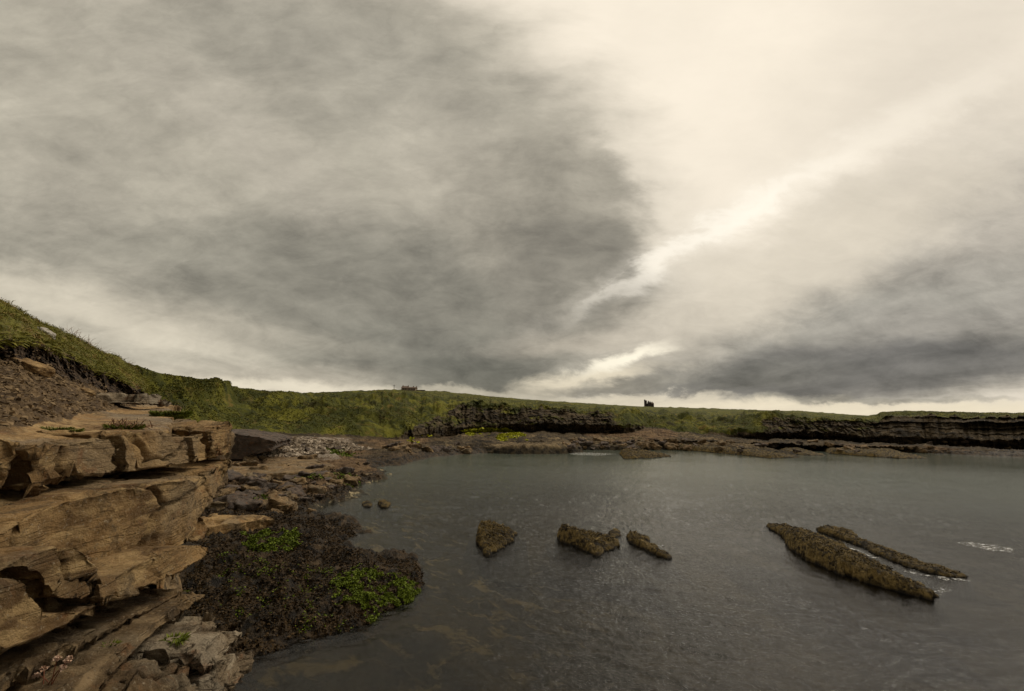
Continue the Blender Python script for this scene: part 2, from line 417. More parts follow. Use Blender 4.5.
# ------------------------------------------------------------------ sea
def sea():
    az = np.concatenate([np.linspace(-62, 60, 1500), np.linspace(63, 297, 70)]) * np.pi / 180
    # rows close enough to carry the ripples of the bay, then opening out to the horizon
    inv = np.linspace(1 / 12.0, 1 / 190.0, 430)
    dd = np.concatenate([[2, 5, 8, 10], 1 / inv, [230, 300, 450, 800, 1600, 3500, 7000]])
    Dm, Am = np.meshgrid(dd, az, indexing='ij'); d, a = Dm.ravel(), Am.ravel()
    x, y = d * np.sin(a), d * np.cos(a); P = np.stack([x, y, 0 * x], 1)
    c1, s1 = math.cos(.35), math.sin(.35)
    Q = np.stack([(x * c1 + y * s1), (-x * s1 + y * c1) * 1.9, 0 * x], 1)
    warp = (fbm(P * .25, 2, 300) - .5)[:, None] * 3
    gust = .55 + .9 * sst(fbm(P * .035, 3, 301), .35, .65)
    h = (fbm(Q * 1.5 + warp, 4, 302, .60) - .5) * .115 * gust + (fbm(Q * 2.6 + warp, 3, 304, .6) - .5) * .03 * gust + (fbm(Q * .33 + warp, 2, 303) - .5) * .05
    h *= 1 - sst(d, 120, 190); h[d < 10.5] *= .2
    nr, nc = Dm.shape; i = np.arange(nr * nc).reshape(nr, nc); i = np.concatenate([i, i[:, :1]], 1)
    Fq = np.stack([i[:-1, :-1], i[1:, :-1], i[1:, 1:], i[:-1, 1:]], -1).reshape(-1, 4)
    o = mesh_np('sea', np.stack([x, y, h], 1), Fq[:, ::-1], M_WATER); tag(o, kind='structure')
    a = 7000.0
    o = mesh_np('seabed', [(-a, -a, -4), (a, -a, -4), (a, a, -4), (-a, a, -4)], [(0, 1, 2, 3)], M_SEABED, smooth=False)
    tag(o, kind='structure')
sea()

# ------------------------------------------------------------------ coast beyond the bay (profile by profile)
def feat(pts):
    """feature line: (px, py, D) -> function of slope t giving D and z; D None = on the water"""
    w = []
    for px, py, Dd in pts:
        q = at_z(px, py, 0.0) if Dd is None else at_y(px, py, Dd)
        w.append((q[0] / q[1], q[1], q[2]))
    w = np.array(sorted(w))
    return lambda t: (np.interp(t, w[:, 0], w[:, 1]), np.interp(t, w[:, 0], w[:, 2]))
k1 = feat([(-300, 500, 42), (160, 478, 70), (240, 474, 80), (330, 470, 84), (400, 466, 90), (432, 457, None), (480, 453.5, None), (540, 451.5, None), (590, 449, None), (640, 447, None),
           (660, 446, None), (700, 447, None), (740, 448.5, None), (800, 449, None), (850, 450, None), (900, 452, None), (940, 454, None), (1010, 457, None), (1100, 461, None), (1300, 470, None)])
k2 = feat([(-300, 490, 45), (160, 466, 76), (240, 464, 88), (330, 459, 92), (400, 453, 100), (440, 449, 122), (480, 445, 128), (500, 443.5, 130), (560, 442, 136), (575, 446, 140), (620, 443, 150), (640, 441, 152),
           (700, 442, 150), (760, 444.5, 146), (850, 446.5, 148), (940, 449, 146), (1010, 452, 142), (1300, 464, 120)])
k3 = feat([(-300, 470, 47), (160, 442, 80), (200, 438, 88), (240, 437, 97), (300, 437, 106), (340, 438, 112), (400, 440, 124), (440, 438, 142), (470, 434, 156), (500, 432, 164), (530, 432, 164), (560, 432, 166), (620, 434, 168), (650, 428, 176),
           (700, 435, 178), (760, 440, 174), (820, 439, 174), (870, 444, 168), (940, 446, 164), (1010, 450, 160), (1300, 460, 140)])
k4 = feat([(-300, 440, 48), (160, 430, 82), (240, 429, 104), (300, 430, 112), (340, 432, 117), (400, 431, 126), (430, 428, 138), (480, 426, 157), (500, 424, 160), (560, 423, 161), (620, 425, 164), (650, 424, 180),
           (700, 430, 184), (760, 433, 171), (820, 432, 169), (870, 436, 165), (940, 438, 160), (1010, 441, 156), (1300, 450, 137)])
k5 = feat([(-300, 360, 52), (160, 402, 86), (200, 404, 100), (240, 412, 116), (300, 413, 126), (340, 414, 132), (380, 410, 142), (410, 408, 148), (430, 403, 156), (480, 402, 168), (520, 405, 171), (560, 408, 173), (600, 411, 174), (640, 414, 184),
           (680, 417, 205), (720, 418, 205), (760, 414.5, 182), (800, 416.5, 178), (850, 420, 176), (870, 421, 174), (900, 415.5, 170), (950, 415, 166), (1010, 417, 162), (1300, 420, 142)])
k7 = feat([(-300, 300, 62), (90, 352, 74), (124, 362, 82), (140, 366, 84), (162, 373.5, 92), (190, 377, 98), (214, 380.5, 108), (240, 387.5, 132), (270, 391, 145), (300, 393, 165), (340, 391.5, 200), (400, 389.5, 300), (440, 391, 320), (500, 397, 360), (560, 401.5, 480),
           (600, 404, 640), (645, 406.5, 820), (700, 408, 860), (760, 410, 800), (800, 411, 700), (850, 414.5, 600), (868, 415.5, 560), (880, 412.5, 240), (895, 411, 225), (920, 411, 215), (960, 412, 208), (1010, 413.5, 205), (1300, 416, 200)])
COAST = {}
def coast():
    tt = np.concatenate([np.linspace(-1.7, -1.02, 50, endpoint=False), np.linspace(-1.02, 1.12, 1750, endpoint=False), np.linspace(1.12, 1.9, 60)])
    D1, z1 = k1(tt); D2, z2 = k2(tt); D3, z3 = k3(tt); D4, z4 = k4(tt); D5, z5 = k5(tt); D7, z7 = k7(tt)
    # small in-and-out of the shore and the cliff foot
    q = np.stack([tt * 60, 0 * tt, 0 * tt], 1)
    wob = lambda s, sc, oc=4: (fbm(q * sc + s, oc, 3, 0.6) - 0.5)
    D0, z0 = D1 - 14, np.full_like(tt, -3.2)
    D1 = D1 + wob(5, .7, 5) * 5; D2 = D2 + wob(9, .6, 5) * 5
    cf = .06 + .94 * sst(tt, -.22, -.1); cw = wob(30, .9, 6) * cf; D3 = D3 + cw * 5; D4 = D4 + cw * 5 + wob(50, 2.0) * 3 * cf; D5 = D5 + cw * 4 + wob(70, 1.6, 5) * 4 * cf
    z5 = z5 + wob(90, 1.1, 5) * 3.2 * sst(tt, -.35, -.2); z3 = z3 + wob(110, .8, 4) * 1.6 * cf; z4 = z4 + wob(130, 1.3, 4) * 1.8 * cf; z2 = z2 + wob(150, .9, 5) * 1.2 * cf
    D6 = D5 * (D7 / D5) ** 0.45
    # the slope behind the brow, bowed so that it stays in view
    e5, e7 = (z5 - EYE) / D5, (z7 - EYE) / D7
    z6 = EYE + D6 * (e5 + (e7 - e5) * 0.62)
    D8, z8 = D7 * 1.25 + 10, z7 - 1.2 - D7 * 0.004
    D9, z9 = np.maximum(D7 * 2, 1500), np.full_like(tt, 2.0)
    segs = [(D0, z0, D1, z1, 8), (D1, z1, D2, z2, 26), (D2, z2, D3, z3, 34), (D3, z3, D4, z4, 18), (D4, z4, D5, z5, 62), (D5, z5, D6, z6, 46), (D6, z6, D7, z7, 60), (D7, z7, D8, z8, 6), (D8, z8, D9, z9, 5)]
    Ds, Zs, S = [], [], []
    for si, (Da, za, Db, zb, n) in enumerate(segs):
        for k in range(n):
            f = k / n; Ds.append(Da + (Db - Da) * f); Zs.append(za + (zb - za) * f); S.append(np.full_like(tt, si + f))
    Ds.append(D9); Zs.append(z9); S.append(np.full_like(tt, 9.0))
    Dm, Zm, Sm = map(np.array, (Ds, Zs, S)); nr, nc = Dm.shape
    T_ = np.broadcast_to(tt, Dm.shape)
    px = CX + F_PX * T_ * 0.98
    # cliff share of the column
    sb = np.clip(Sm - 3, 0, 2) * 38
    cl = sst(px - sb, 375, 402) * (1 - sst(px + sb, 640, 690)) + sst(px - sb, 690, 730)
    cl = np.clip(cl, 0, 1); nz = fbm(np.stack([px.ravel() * .05, Sm.ravel() * 2.2, 0 * px.ravel()], 1), 4, 77).reshape(px.shape) - .5
    cl = np.clip(cl + nz * 1.6 * (cl > .01) * (cl < 1) + nz * .5 * cl, 0, 1)
    strat = sst(px, 850, 890)
    d = Dm.ravel(); z = Zm.ravel(); s = Sm.ravel(); t = T_.ravel(); cl = cl.ravel(); strat = strat.ravel(); px = px.ravel()
    X = t * d
    P = np.stack([X, d, z], 1)
    # cliff face: columns and joints on the left cliff, ledges on the right one
    face = sst(s, 3.0, 3.4) * (1 - sst(s, 4.85, 5.1)) * cl
    wq = np.stack([fbm(P * .25 + k * 9, 3, 90 + k) for k in range(3)], 1) * 2.2
    ids, b1, b2, _ = cells(P * np.array([.75, .12, .22]) + wq, 4)
    col = (ids[:, 0] - .5) * 2.2 - 1.2 * (1 - sst(b2 - b1, 0, .12))
    zz = z * 1.15 + (fbm(P * .05, 3, 8) - .5) * 5 + (fbm(P * .3, 3, 18) - .5) * 1.6
    led = (np.floor(zz) + sst(zz - np.floor(zz), .55, .95)); led = (_hash(np.floor(zz).astype(np.int64), 0 * zz.astype(np.int64), 0 * zz.astype(np.int64), 9) - .5) * 2.4 + (zz - np.floor(zz)) * 0.9
    led *= .25 + 1.1 * sst(fbm(P * np.array([.045, .05, .12]), 4, 119), .36, .62)
    rough = (fbm(P * .35, 5, 21, .6) - .5) * 3.0
    dd = face * (col * (1 - strat) * .8 + led * (.35 + .9 * strat) + rough)
    shore = sst(s, .9, 1.2) * (1 - sst(s, 2.8, 3.1))
    z = z + shore * ((fbm(P * np.array([.30, .55, 1]), 5, 31, .62, True) - .55) * 1.7)
    near = np.clip(1 - (d - 60) / 600, .15, 1)
    gs = sst(s, 4.6, 5.4) * (1 - sst(s, 6.5, 6.97))
    lefth = 1 - sst(px, 380, 450)
    hum = (fbm(P * np.array([.07, .07, .07]), 5, 41, .55) - .5)
    gul = (fbm(P * np.array([.16, .05, .1]) + hum[:, None] * 2, 4, 51, .5, True) - .6)
    z = z + gs * near * (hum * (7.5 * lefth + 2.5) + gul * (4.2 * lefth + 1.4) * (1 - sst(s, 6.0, 6.8)))
    leftface = sst(s, 3.0, 3.6) * (1 - sst(s, 5.0, 5.6)) * (1 - cl)
    dd = dd + leftface * hum * 4
    z = z + leftface * (hum * 4.5 + gul * 2.6 + (fbm(P * .5, 4, 61) - .5) * .9)
    fold = fbm(np.stack([P[:, 0] * .05 + P[:, 2] * .10, P[:, 1] * .028, 0 * z], 1) + hum[:, None] * .8, 3, 141, .5, True) - .6
    z = z + fold * 6.5 * lefth * sst(s, 3.2, 4.2) * (1 - sst(s, 5.9, 6.8))
    z = z + (s > 6.9) * (s < 7.1) * (fbm(np.stack([t * 120, 0 * t, 0 * t], 1), 4, 71) - .5) * (0.0035 * d)
    d2 = d + dd
    V = np.stack([t * d2, d2, z], 1)
    # masks
    grass = sst(s, 4.72, 5.05)
    gleft = sst(s, 3.05, 3.5) * (1 - cl)
    grass = np.maximum(grass, gleft)
    grass = np.maximum(grass, cl * (s > 3.5) * (s < 5) * (.10 + .5 * (s - 3.4) / 1.6 + (fbm(P * np.array([.12, .12, .5]), 4, 88, .6) - .5) * 1.3) * (1 - .45 * strat))
    farl = strat * (1 - sst(s, 5.0, 5.3)); grass = grass * (1 - .6 * farl)
    pebble = sst(s, 2.0, 2.3) * (1 - sst(s, 2.95, 3.1)) * (1 - sst(px, 335, 380)) * sst(px, 200, 250)
    tanm = shore * np.clip(sst(px, 575, 600) * (1 - sst(px, 650, 690)) * 1.0 + (1 - sst(px, 390, 520)) * .8 + (fbm(P * .12, 4, 81) - .5) * 2.2, 0, 1)
    weed = np.clip((1 - sst(z, .7, 1.9)) * 1.1, 0, 1) * (s < 3.3) * (1 - .6 * tanm)
    COAST['V'] = V; COAST['g'] = grass; COAST['s'] = s; COAST['px'] = px
    o = mesh_np('coastal_hills', V, grid_faces(nr, nc)[:, ::-1], M_LAND, dict(grass=grass, pebble=pebble, tan=tanm, weed=weed))
    tag(o, kind='structure')
coast()

# ------------------------------------------------------------------ near shore and shallow seabed
SHORE_PX = [(235, 730), (250, 658), (285, 652), (310, 645), (345, 634), (372, 622), (395, 607), (422, 592), (430, 578), (426, 562), (421, 555), (385, 553), (364, 556), (338, 544), (352, 537), (368, 532),
            (346, 520), (313, 515), (300, 510), (312, 505), (335, 502), (345, 497), (349, 490), (366, 483), (380, 478), (373, 470), (371, 462), (396, 456.5), (430, 454), (462, 452)]
SHORE = [tuple(at_z(a, b, 0)[:2]) for a, b in SHORE_PX] + [(-12, 150), (-110, 150), (-110, 4), (-5.5, 4)]
def shore_z(x, y, fine=True):
    s = poly_sdf(x, y, SHORE)
    r = np.hypot(x, y); P = np.stack([x, y, 0 * x], 1)
    s = s + (fbm(P * .5, 4, 13, .6) - .5) * np.clip(r * .08, .6, 4.5)
    up = (.38 + .25 * sst(y, 40, 55)) * sst(s, -.2, 1.6) + .035 * np.clip(s - 1, 0, 30) + 1.0 * sst(y, 55, 98) * sst(s, 1, 10)
    dn = -3.4 * (1 - np.exp(np.minimum(s, 0) / 9.0)) - .25
    z = np.where(s > -.2, up - .25 * (1 - sst(s, -.2, .3)), dn + .0)
    n1 = fbm(P * .8, 5, 23, .62, True) - .55
    n2 = fbm(P * 2.6, 4, 33, .6, True) - .5
    n3 = fbm(P * .22, 4, 43, .5) - .5
    land = sst(s, -.3, 1.2)
    z = z + land * (n1 * 1.05 + n2 * .42 + n3 * 1.3) + (1 - land) * (fbm(P * .45, 5, 53, .6, True) - .5) * .9 * sst(-s, 0, 2) + (1 - land) * sst(y, 38, 50) * np.exp(-np.maximum(-s, 0) / 7) * (fbm(P * np.array([.5, .9, 1]), 5, 63, .62, True) - .35) * 1.5
    return z, s
def near_shore():
    tt = np.linspace(-1.25, 1.5, 1150); dd = 9 * (112 / 9) ** np.linspace(0, 1, 600)
    Dm, Tm = np.meshgrid(dd, tt, indexing='ij'); y = Dm.ravel(); x = (Dm * Tm).ravel()
    z, s = shore_z(x, y)
    z = np.minimum(z, 4.2)
    edge = sst(y, 100, 111); z = z - edge * 2.5
    P = np.stack([x, y, z], 1)
    px = CX + F_PX * x / y
    weed = np.clip(sst(-y, -54, -40) + (1 - sst(z, .4, 1.1)) * .9 + (fbm(P * .25, 3, 7) - .5) * .8, 0, 1)
    tanm = np.clip(sst(y, 42, 62) + (fbm(P * .2, 3, 17) - .5), 0, 1)
    peb = sst(y, 76, 84) * (1 - sst(px, 325, 370)) * sst(z, 1.2, 1.8)
    sub = s < -.25
    o = mesh_np('rocky_shore', P, grid_faces(600, 1150)[:, ::-1], M_LAND, dict(grass=0 * z, pebble=peb, tan=tanm * (z > 0), weed=weed, depth_light=sst(s, -16, -1) * (.35 + .65 * sst(-y, -30, -18) * 0 + .65 * sst(y, 16, 40)) * sst(-x, -22, 2)))
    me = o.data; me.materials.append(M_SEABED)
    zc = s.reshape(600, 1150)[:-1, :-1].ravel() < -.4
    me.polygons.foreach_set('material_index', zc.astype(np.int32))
    tag(o, kind='structure')
near_shore()

# ------------------------------------------------------------------ rock solids
def remesh_np(V, Fs, vox):
    me = bpy.data.meshes.new("tmp"); me.from_pydata([tuple(v) for v in V], [], Fs)
    bm = bmesh.new(); bm.from_mesh(me); bmesh.ops.triangulate(bm, faces=bm.faces[:]); bmesh.ops.recalc_face_normals(bm, faces=bm.faces[:]); bm.to_mesh(me); bm.free()
    o = bpy.data.objects.new("tmp", me); COL.objects.link(o)
    m = o.modifiers.new("r", 'REMESH'); m.mode = 'VOXEL'; m.voxel_size = vox; m.adaptivity = 0
    dg = bpy.context.evaluated_depsgraph_get(); ev = o.evaluated_get(dg); em = ev.to_mesh()
    n = len(em.vertices); P = np.empty(n * 3); em.vertices.foreach_get('co', P); P = P.reshape(-1, 3)
    Nn = np.empty(n * 3); em.vertex_normals.foreach_get('vector', Nn); Nn = Nn.reshape(-1, 3)
    em.calc_loop_triangles()
    k = len(em.polygons); li = np.empty(len(em.loops), np.int32); em.loops.foreach_get('vertex_index', li)
    Q = li.reshape(-1, 4) if len(li) == 4 * k else None
    ev.to_mesh_clear(); bpy.data.objects.remove(o); bpy.data.meshes.remove(me)
    return P, Nn, Q
def relax(P, Q, it=2):
    e = np.concatenate([Q[:, [0, 1]], Q[:, [1, 2]], Q[:, [2, 3]], Q[:, [3, 0]]])
    for _ in range(it):
        acc = np.zeros_like(P); cnt = np.zeros(len(P))
        for a, b in ((0, 1), (1, 0)):
            for k in range(3): acc[:, k] += np.bincount(e[:, a], P[e[:, b], k], len(P))
            cnt += np.bincount(e[:, a], minlength=len(P))
        P = P * .5 + .5 * acc / np.maximum(cnt, 1)[:, None]
    return P
def normals(P, Q):
    fn = np.cross(P[Q[:, 2]] - P[Q[:, 0]], P[Q[:, 3]] - P[Q[:, 1]]); N = np.zeros_like(P)
    for c in range(4):
        for k in range(3): N[:, k] += np.bincount(Q[:, c], fn[:, k], len(P))
    return N / (np.linalg.norm(N, axis=1)[:, None] + 1e-12)
def weather(P, N, Q, amp=1.0, bed=(1.0, 1.0, 3.6), facet=1.0, freq=1.0, seed=0):
    """fracture facets, bedding grooves and roughness"""
    f = freq
    w = (np.stack([fbm(P * f * .9 + k * 31, 3, seed + k) for k in range(3)], 1) - .5)
    q = (P * f * np.array([1.1, .75, 2.2]) + w * .9)
    ids, b1, b2, ctr = cells(q, seed + 3)
    g = (ids - .5) * 2
    fac = ((q - ctr) * g).sum(1) * .06 + (ids[:, 0] - .5) * .04
    zz = (P[:, 2] * 5.2 * f + w[:, 0] * 2.4)
    lay = (_hash(np.floor(zz).astype(np.int64), np.floor(zz * 0 + P[:, 1] * .35).astype(np.int64), 0 * zz.astype(np.int64), seed) - .5) * .045
    lay *= sst(fbm(P * f * .8, 3, seed + 9), .42, .6)
    r = (fbm(P * f * np.array([2.2, 2.2, 3.4]), 5, seed + 13, .62) - .5) * .11
    r2 = (fbm(P * f * np.array([9, 9, 18.]), 4, seed + 17, .65) - .5) * .055
    big = (fbm(P * f * .55, 2, seed + 19) - .5) * .10
    crk = -.05 * (1 - sst(b2 - b1, 0, .05)) * (ids[:, 1] > .45)
    d = (facet * fac + lay + r + r2 + big + crk * facet) * amp
    q2 = P * f * np.array([.8, .52, 1.15]) + (np.stack([fbm(P * f * 2.2 + k * 13, 3, seed + 40 + k) for k in range(3)], 1) - .5) * .35
    i2, c1, c2, _ = cells(q2, seed + 51)
    d -= .15 * (1 - sst(c2 - c1, .005, .06)) * facet / max(f, 1) * sst(i2[:, 2], .1, .3)
    d -= .05
    return P + N * d[:, None]
def chip(P, N, Q, size, n, seed):
    """knock flat facets off: points standing proud of a plane near a random surface point drop onto it"""
    r = np.random.default_rng(seed)
    for _ in range(n):
        k = r.integers(len(P)); nn = N[k] + r.normal(size=3) * np.array([.24, .24, .16]); nn /= np.linalg.norm(nn)
        rad = size * r.uniform(.35, 1.3); off = rad * r.uniform(.01, .085)
        v = P - P[k]; h = v @ nn; dd = np.linalg.norm(v - h[:, None] * nn, axis=1)
        m = (dd < rad) & (h > -off) & (h < rad * .5)
        P[m] -= nn * ((h[m] + off) * (1 - sst(dd[m], rad * .82, rad)))[:, None]
    return P
def solid(name, V, Fs, mat, vox, amp=1.0, freq=1.0, seed=0, facet=1.0, parent=None, smooth=0, chips=1.0):
    P, N, Q = remesh_np(V, Fs, vox)
    P = relax(P, Q, smooth) if smooth else P; N = normals(P, Q)
    P = weather(P, N, Q, amp * .8, facet=facet, freq=freq, seed=seed)
    ext = np.ptp(P, axis=0); cs = .26 / freq
    N = normals(P, Q); P = chip(P, N, Q, cs * chips, min(160, int(8 * ext.prod() ** (2 / 3) / cs ** 2 * .25) + 12), seed + 91)
    N = normals(P, Q); P = chip(P, N, Q, cs * .38 * chips, 160, seed + 92)
    return mesh_np(name, P, Q, mat, smooth=True, parent=parent)
def shrink(pts, g):
    xy = np.array([(p[0], p[1]) for p in pts]); n = len(xy); ar = 0.5 * np.sum(xy[:, 0] * np.roll(xy[:, 1], -1) - np.roll(xy[:, 0], -1) * xy[:, 1]); sg = 1 if ar > 0 else -1
    out = []
    for k in range(n):
        e1 = xy[k] - xy[k - 1]; e2 = xy[(k + 1) % n] - xy[k]
        m = np.array([-(e1 / np.linalg.norm(e1) + e2 / np.linalg.norm(e2))[1], (e1 / np.linalg.norm(e1) + e2 / np.linalg.norm(e2))[0]]); m = m / (np.linalg.norm(m) + 1e-9) * sg * g
        out.append((xy[k, 0] + m[0], xy[k, 1] + m[1], pts[k][2]))
    return out
def block(name, pts, mat, depth=2.2, vox=.03, label=None, cat='rock', group=None, back=(0, 0), gap=1.6, **kw):
    """front outline given as (px, py, X): where the sight line meets the joint plane at X; pushed back into the cliff by depth"""
    pts = shrink(pts, gap)
    Fr = [at_x(a, b, -c) for a, b, c in pts]
    n = len(Fr); Bk = [p + np.array([-depth, back[0], back[1]]) for p in Fr]
    faces = [list(range(n)), [n + k for k in range(n - 1, -1, -1)]] + [[k, n + k, n + (k + 1) % n, (k + 1) % n] for k in range(n)]
    o = solid(name, Fr + Bk, faces, mat, vox, **kw)
    return tag(o, label, cat, group)

def foreground():
    G = None
    # upper bed, four joint blocks
    block('rock_block', [(-60, 436, 5.2), (2, 431, 5.2), (15, 434, 5.15), (23, 441, 5.1), (27, 455, 5.1), (22, 472, 5.1), (14, 490, 5.05), (4, 500, 5.1), (-60, 520, 5.1)], M_ROCK, 2.4, .03,
          'tan block at the left end of the top bed, left of the wide dark crack', amp=.55, seed=1, gap=2.6, chips=.5)
    block('rock_block', [(30, 441, 5.1), (44, 446, 5.0), (60, 436, 5.15), (90, 434, 5.2), (118, 433, 5.2), (124, 450, 5.15), (120, 460, 5.15), (126, 474, 5.1), (98, 481, 5.05), (60, 488, 5.0), (36, 497, 4.95), (33, 470, 5.05)], M_ROCK, 2.4, .028,
          'long tan block right of the wide dark crack, under two grass tufts', amp=.62, seed=2, gap=2.6, chips=.5)
    block('rock_block', [(120, 434, 5.15), (140, 430, 5.2), (168, 428, 5.25), (188, 434, 5.15), (192, 445, 5.15), (193, 464, 5.1), (164, 470, 5.05), (128, 475, 5.05), (125, 462, 5.1), (127, 450, 5.1)], M_ROCK, 2.4, .028,
          'rounded orange brown block in the middle of the top bed, beneath the largest tuft', amp=.6, seed=5, gap=1.0, chips=.5)
    block('rock_block', [(193, 435, 5.15), (206, 431, 5.15), (209, 445, 5.15), (211, 461, 5.1), (203, 464, 5.1), (195, 465, 5.05)], M_ROCK, 2.4, .028,
          'narrow upright tan block between two dark joints beside the overhanging nose', amp=.4, seed=8, gap=1.0, chips=.5)
    block('rock_block', [(208, 431, 5.15), (214, 424, 5.2), (235, 419, 5.3), (238, 426, 5.3), (236, 440, 5.25), (235, 455, 5.2), (224, 459, 5.15), (212, 461, 5.1), (211, 446, 5.15)], M_ROCK, 3.8, .028,
          'squared tan block forming the overhanging nose of the top bed', back=(2.2, .05), amp=.5, seed=12, gap=1.0, chips=.5)
    # thick second bed with its leaning end
    block('rock_slab', [(-60, 545, 4.35), (10, 527, 4.35), (30, 512, 4.4), (60, 500, 4.45), (110, 489, 4.4), (160, 480, 4.35), (192, 475, 4.35), (199, 480, 4.4), (206, 473, 4.7), (222, 462, 5.0), (233, 459, 5.1),
                        (229, 476, 5.05), (217, 500, 4.85), (208, 513, 4.75), (213, 531, 4.6), (208, 541, 4.6), (190, 546, 4.5), (150, 563, 4.4), (105, 584, 4.35), (40, 600, 4.35), (-60, 625, 4.3)], M_ROCK, 2.6, .034,
          'thickest tan slab of the cliff, leaning out under the top bed with a pale upper rim', amp=0.7, seed=21, facet=.8, gap=0.5, chips=.5)
    block('rock_slab', [(100, 581, 3.75), (140, 561, 3.8), (178, 544, 3.85), (203, 542, 4.0), (211, 549, 4.0), (207, 560, 3.95), (188, 572, 3.8), (168, 583, 3.75), (138, 594, 3.7), (130, 602, 3.68), (104, 606, 3.65)], M_ROCK, 1.6, .026,
          'long narrow slab with a pale flat top running below the thickest slab', amp=0.22, seed=31, facet=0.25, gap=0.2, chips=0.45)
    block('rock_block', [(-50, 580, 3.9), (10, 563, 3.85), (28, 552, 3.8), (70, 541, 3.85), (82, 545, 3.8), (104, 562, 3.75), (112, 588, 3.75), (106, 604, 3.8), (76, 602, 3.75), (54, 603, 3.75), (47, 588, 3.75), (30, 574, 3.8), (12, 572, 3.85), (-50, 596, 3.9)], M_ROCK, 1.7, .026,
          'grey brown wedge block jutting forward at left, left of the narrow pale topped slab', amp=0.4, seed=37, gap=0.3, chips=.5)
    block('rock_block', [(-60, 590, 3.85), (14, 572, 3.75), (31, 578, 3.7), (46, 593, 3.66), (54, 606, 3.64), (78, 606, 3.66), (104, 608, 3.7), (80, 624, 3.6), (48, 640, 3.55), (8, 656, 3.55), (-60, 680, 3.6)], M_ROCK, 1.7, .026,
          'dark stained block low at left, beneath the grey brown wedge block', amp=0.45, seed=41, gap=0.3, chips=.5)
    # thin lower beds running away to the right
    block('rock_slab', [(-60, 705, 3.7), (14, 668, 3.7), (60, 645, 3.75), (100, 622, 3.8), (140, 606, 3.9), (172, 592, 4.0), (187, 591, 4.05), (183, 598, 4.0), (150, 616, 3.85), (108, 637, 3.7), (50, 668, 3.6), (16, 686, 3.55), (-60, 730, 3.55)], M_ROCK_LOW, 1.5, .024,
          'upper of two thin dark slabs slanting down to the lower left corner', amp=0.2, seed=45, facet=0.25, gap=0.2, chips=0.4)
    block('rock_slab', [(20, 712, 3.3), (60, 683, 3.35), (118, 648, 3.45), (160, 618, 3.55), (190, 594, 3.8), (205, 591, 3.9), (210, 597, 3.9), (192, 612, 3.75), (162, 632, 3.55), (142, 652, 3.4), (118, 680, 3.25), (96, 712, 3.2)], M_ROCK_LOW, 1.7, .024,
          'lower and broader of two thin dark slabs slanting down to the lower left corner', amp=0.2, seed=49, facet=0.25, gap=0.2, chips=0.4)
    # broken lumps at the foot
    block('rock_block', [(196, 655, 3.0), (218, 632, 3.1), (226, 627, 3.2), (241, 628, 3.2), (245, 636, 3.15), (236, 648, 3.05), (216, 672, 2.95), (204, 676, 2.95)], M_ROCK_PALE, .8, .018,
          'pale flat topped block pointing up and right at the foot of the cliff', amp=0.15, seed=53, facet=.6, freq=1.6, gap=0.2, chips=0.5)
    block('rock_block', [(165, 648, 3.3), (178, 632, 3.4), (206, 616, 3.55), (219, 618, 3.5), (220, 630, 3.4), (208, 642, 3.3), (196, 660, 3.15), (170, 666, 3.15)], M_ROCK_PALE, .9, .02,
          'lumpy lichened rock behind the pale pointing block at the cliff foot', amp=0.3, seed=57, freq=1.8, gap=0.2)
    block('rock_block', [(214, 676, 2.85), (230, 652, 3.0), (246, 648, 3.1), (258, 656, 3.05), (256, 668, 2.95), (240, 690, 2.8), (218, 705, 2.7)], M_ROCK_PALE, .9, .02,
          'rounded rock lowest at right of the cliff foot, beside the dark water', amp=0.28, seed=61, freq=1.8, gap=0.2)
    block('rock_block', [(120, 700, 3.0), (140, 664, 3.15), (165, 652, 3.2), (196, 660, 3.05), (204, 674, 2.95), (228, 688, 2.8), (226, 720, 2.7), (120, 725, 2.8)], M_ROCK_LOW, 1.3, .022,
          'crumbling brown rock spotted with lichen at the bottom of the cliff foot', amp=0.4, seed=65, freq=1.6, gap=0.2)
    # the body of the cliff behind and beneath the blocks
    V = []
    ring = [(-6.6, -3), (-6.4, 4), (-6.2, 7.5), (-6.2, 11.5), (-8.5, 14.5), (-13, 16), (-13, -3)]
    low = [(-5.2, -3), (-5.1, 4), (-5.1, 6.6), (-5.8, 8.5), (-8.5, 13.5), (-13, 15), (-13, -3)]
    foot = [(-3.6, -3), (-3.5, 4), (-3.7, 6.0), (-4.9, 8.0), (-8.0, 13.0), (-13, 15), (-13, -3)]
    for (rg, z) in ((foot, -.6), (foot, 5.0), (low, 6.4), (ring, 7.4), (ring, 8.55)):
        V += [np.array((a, b, z)) for a, b in rg]
    Fs = [list(range(6, -1, -1)), list(range(28, 35))]
    for L in range(4):
        for k in range(7): Fs.append([L * 7 + k, L * 7 + (k + 1) % 7, (L + 1) * 7 + (k + 1) % 7, (L + 1) * 7 + k])
    o = solid('cliff', V, Fs, M_ROCK_LOW, .07, amp=1.1, seed=71)
    tag(o, kind='structure')
foreground()

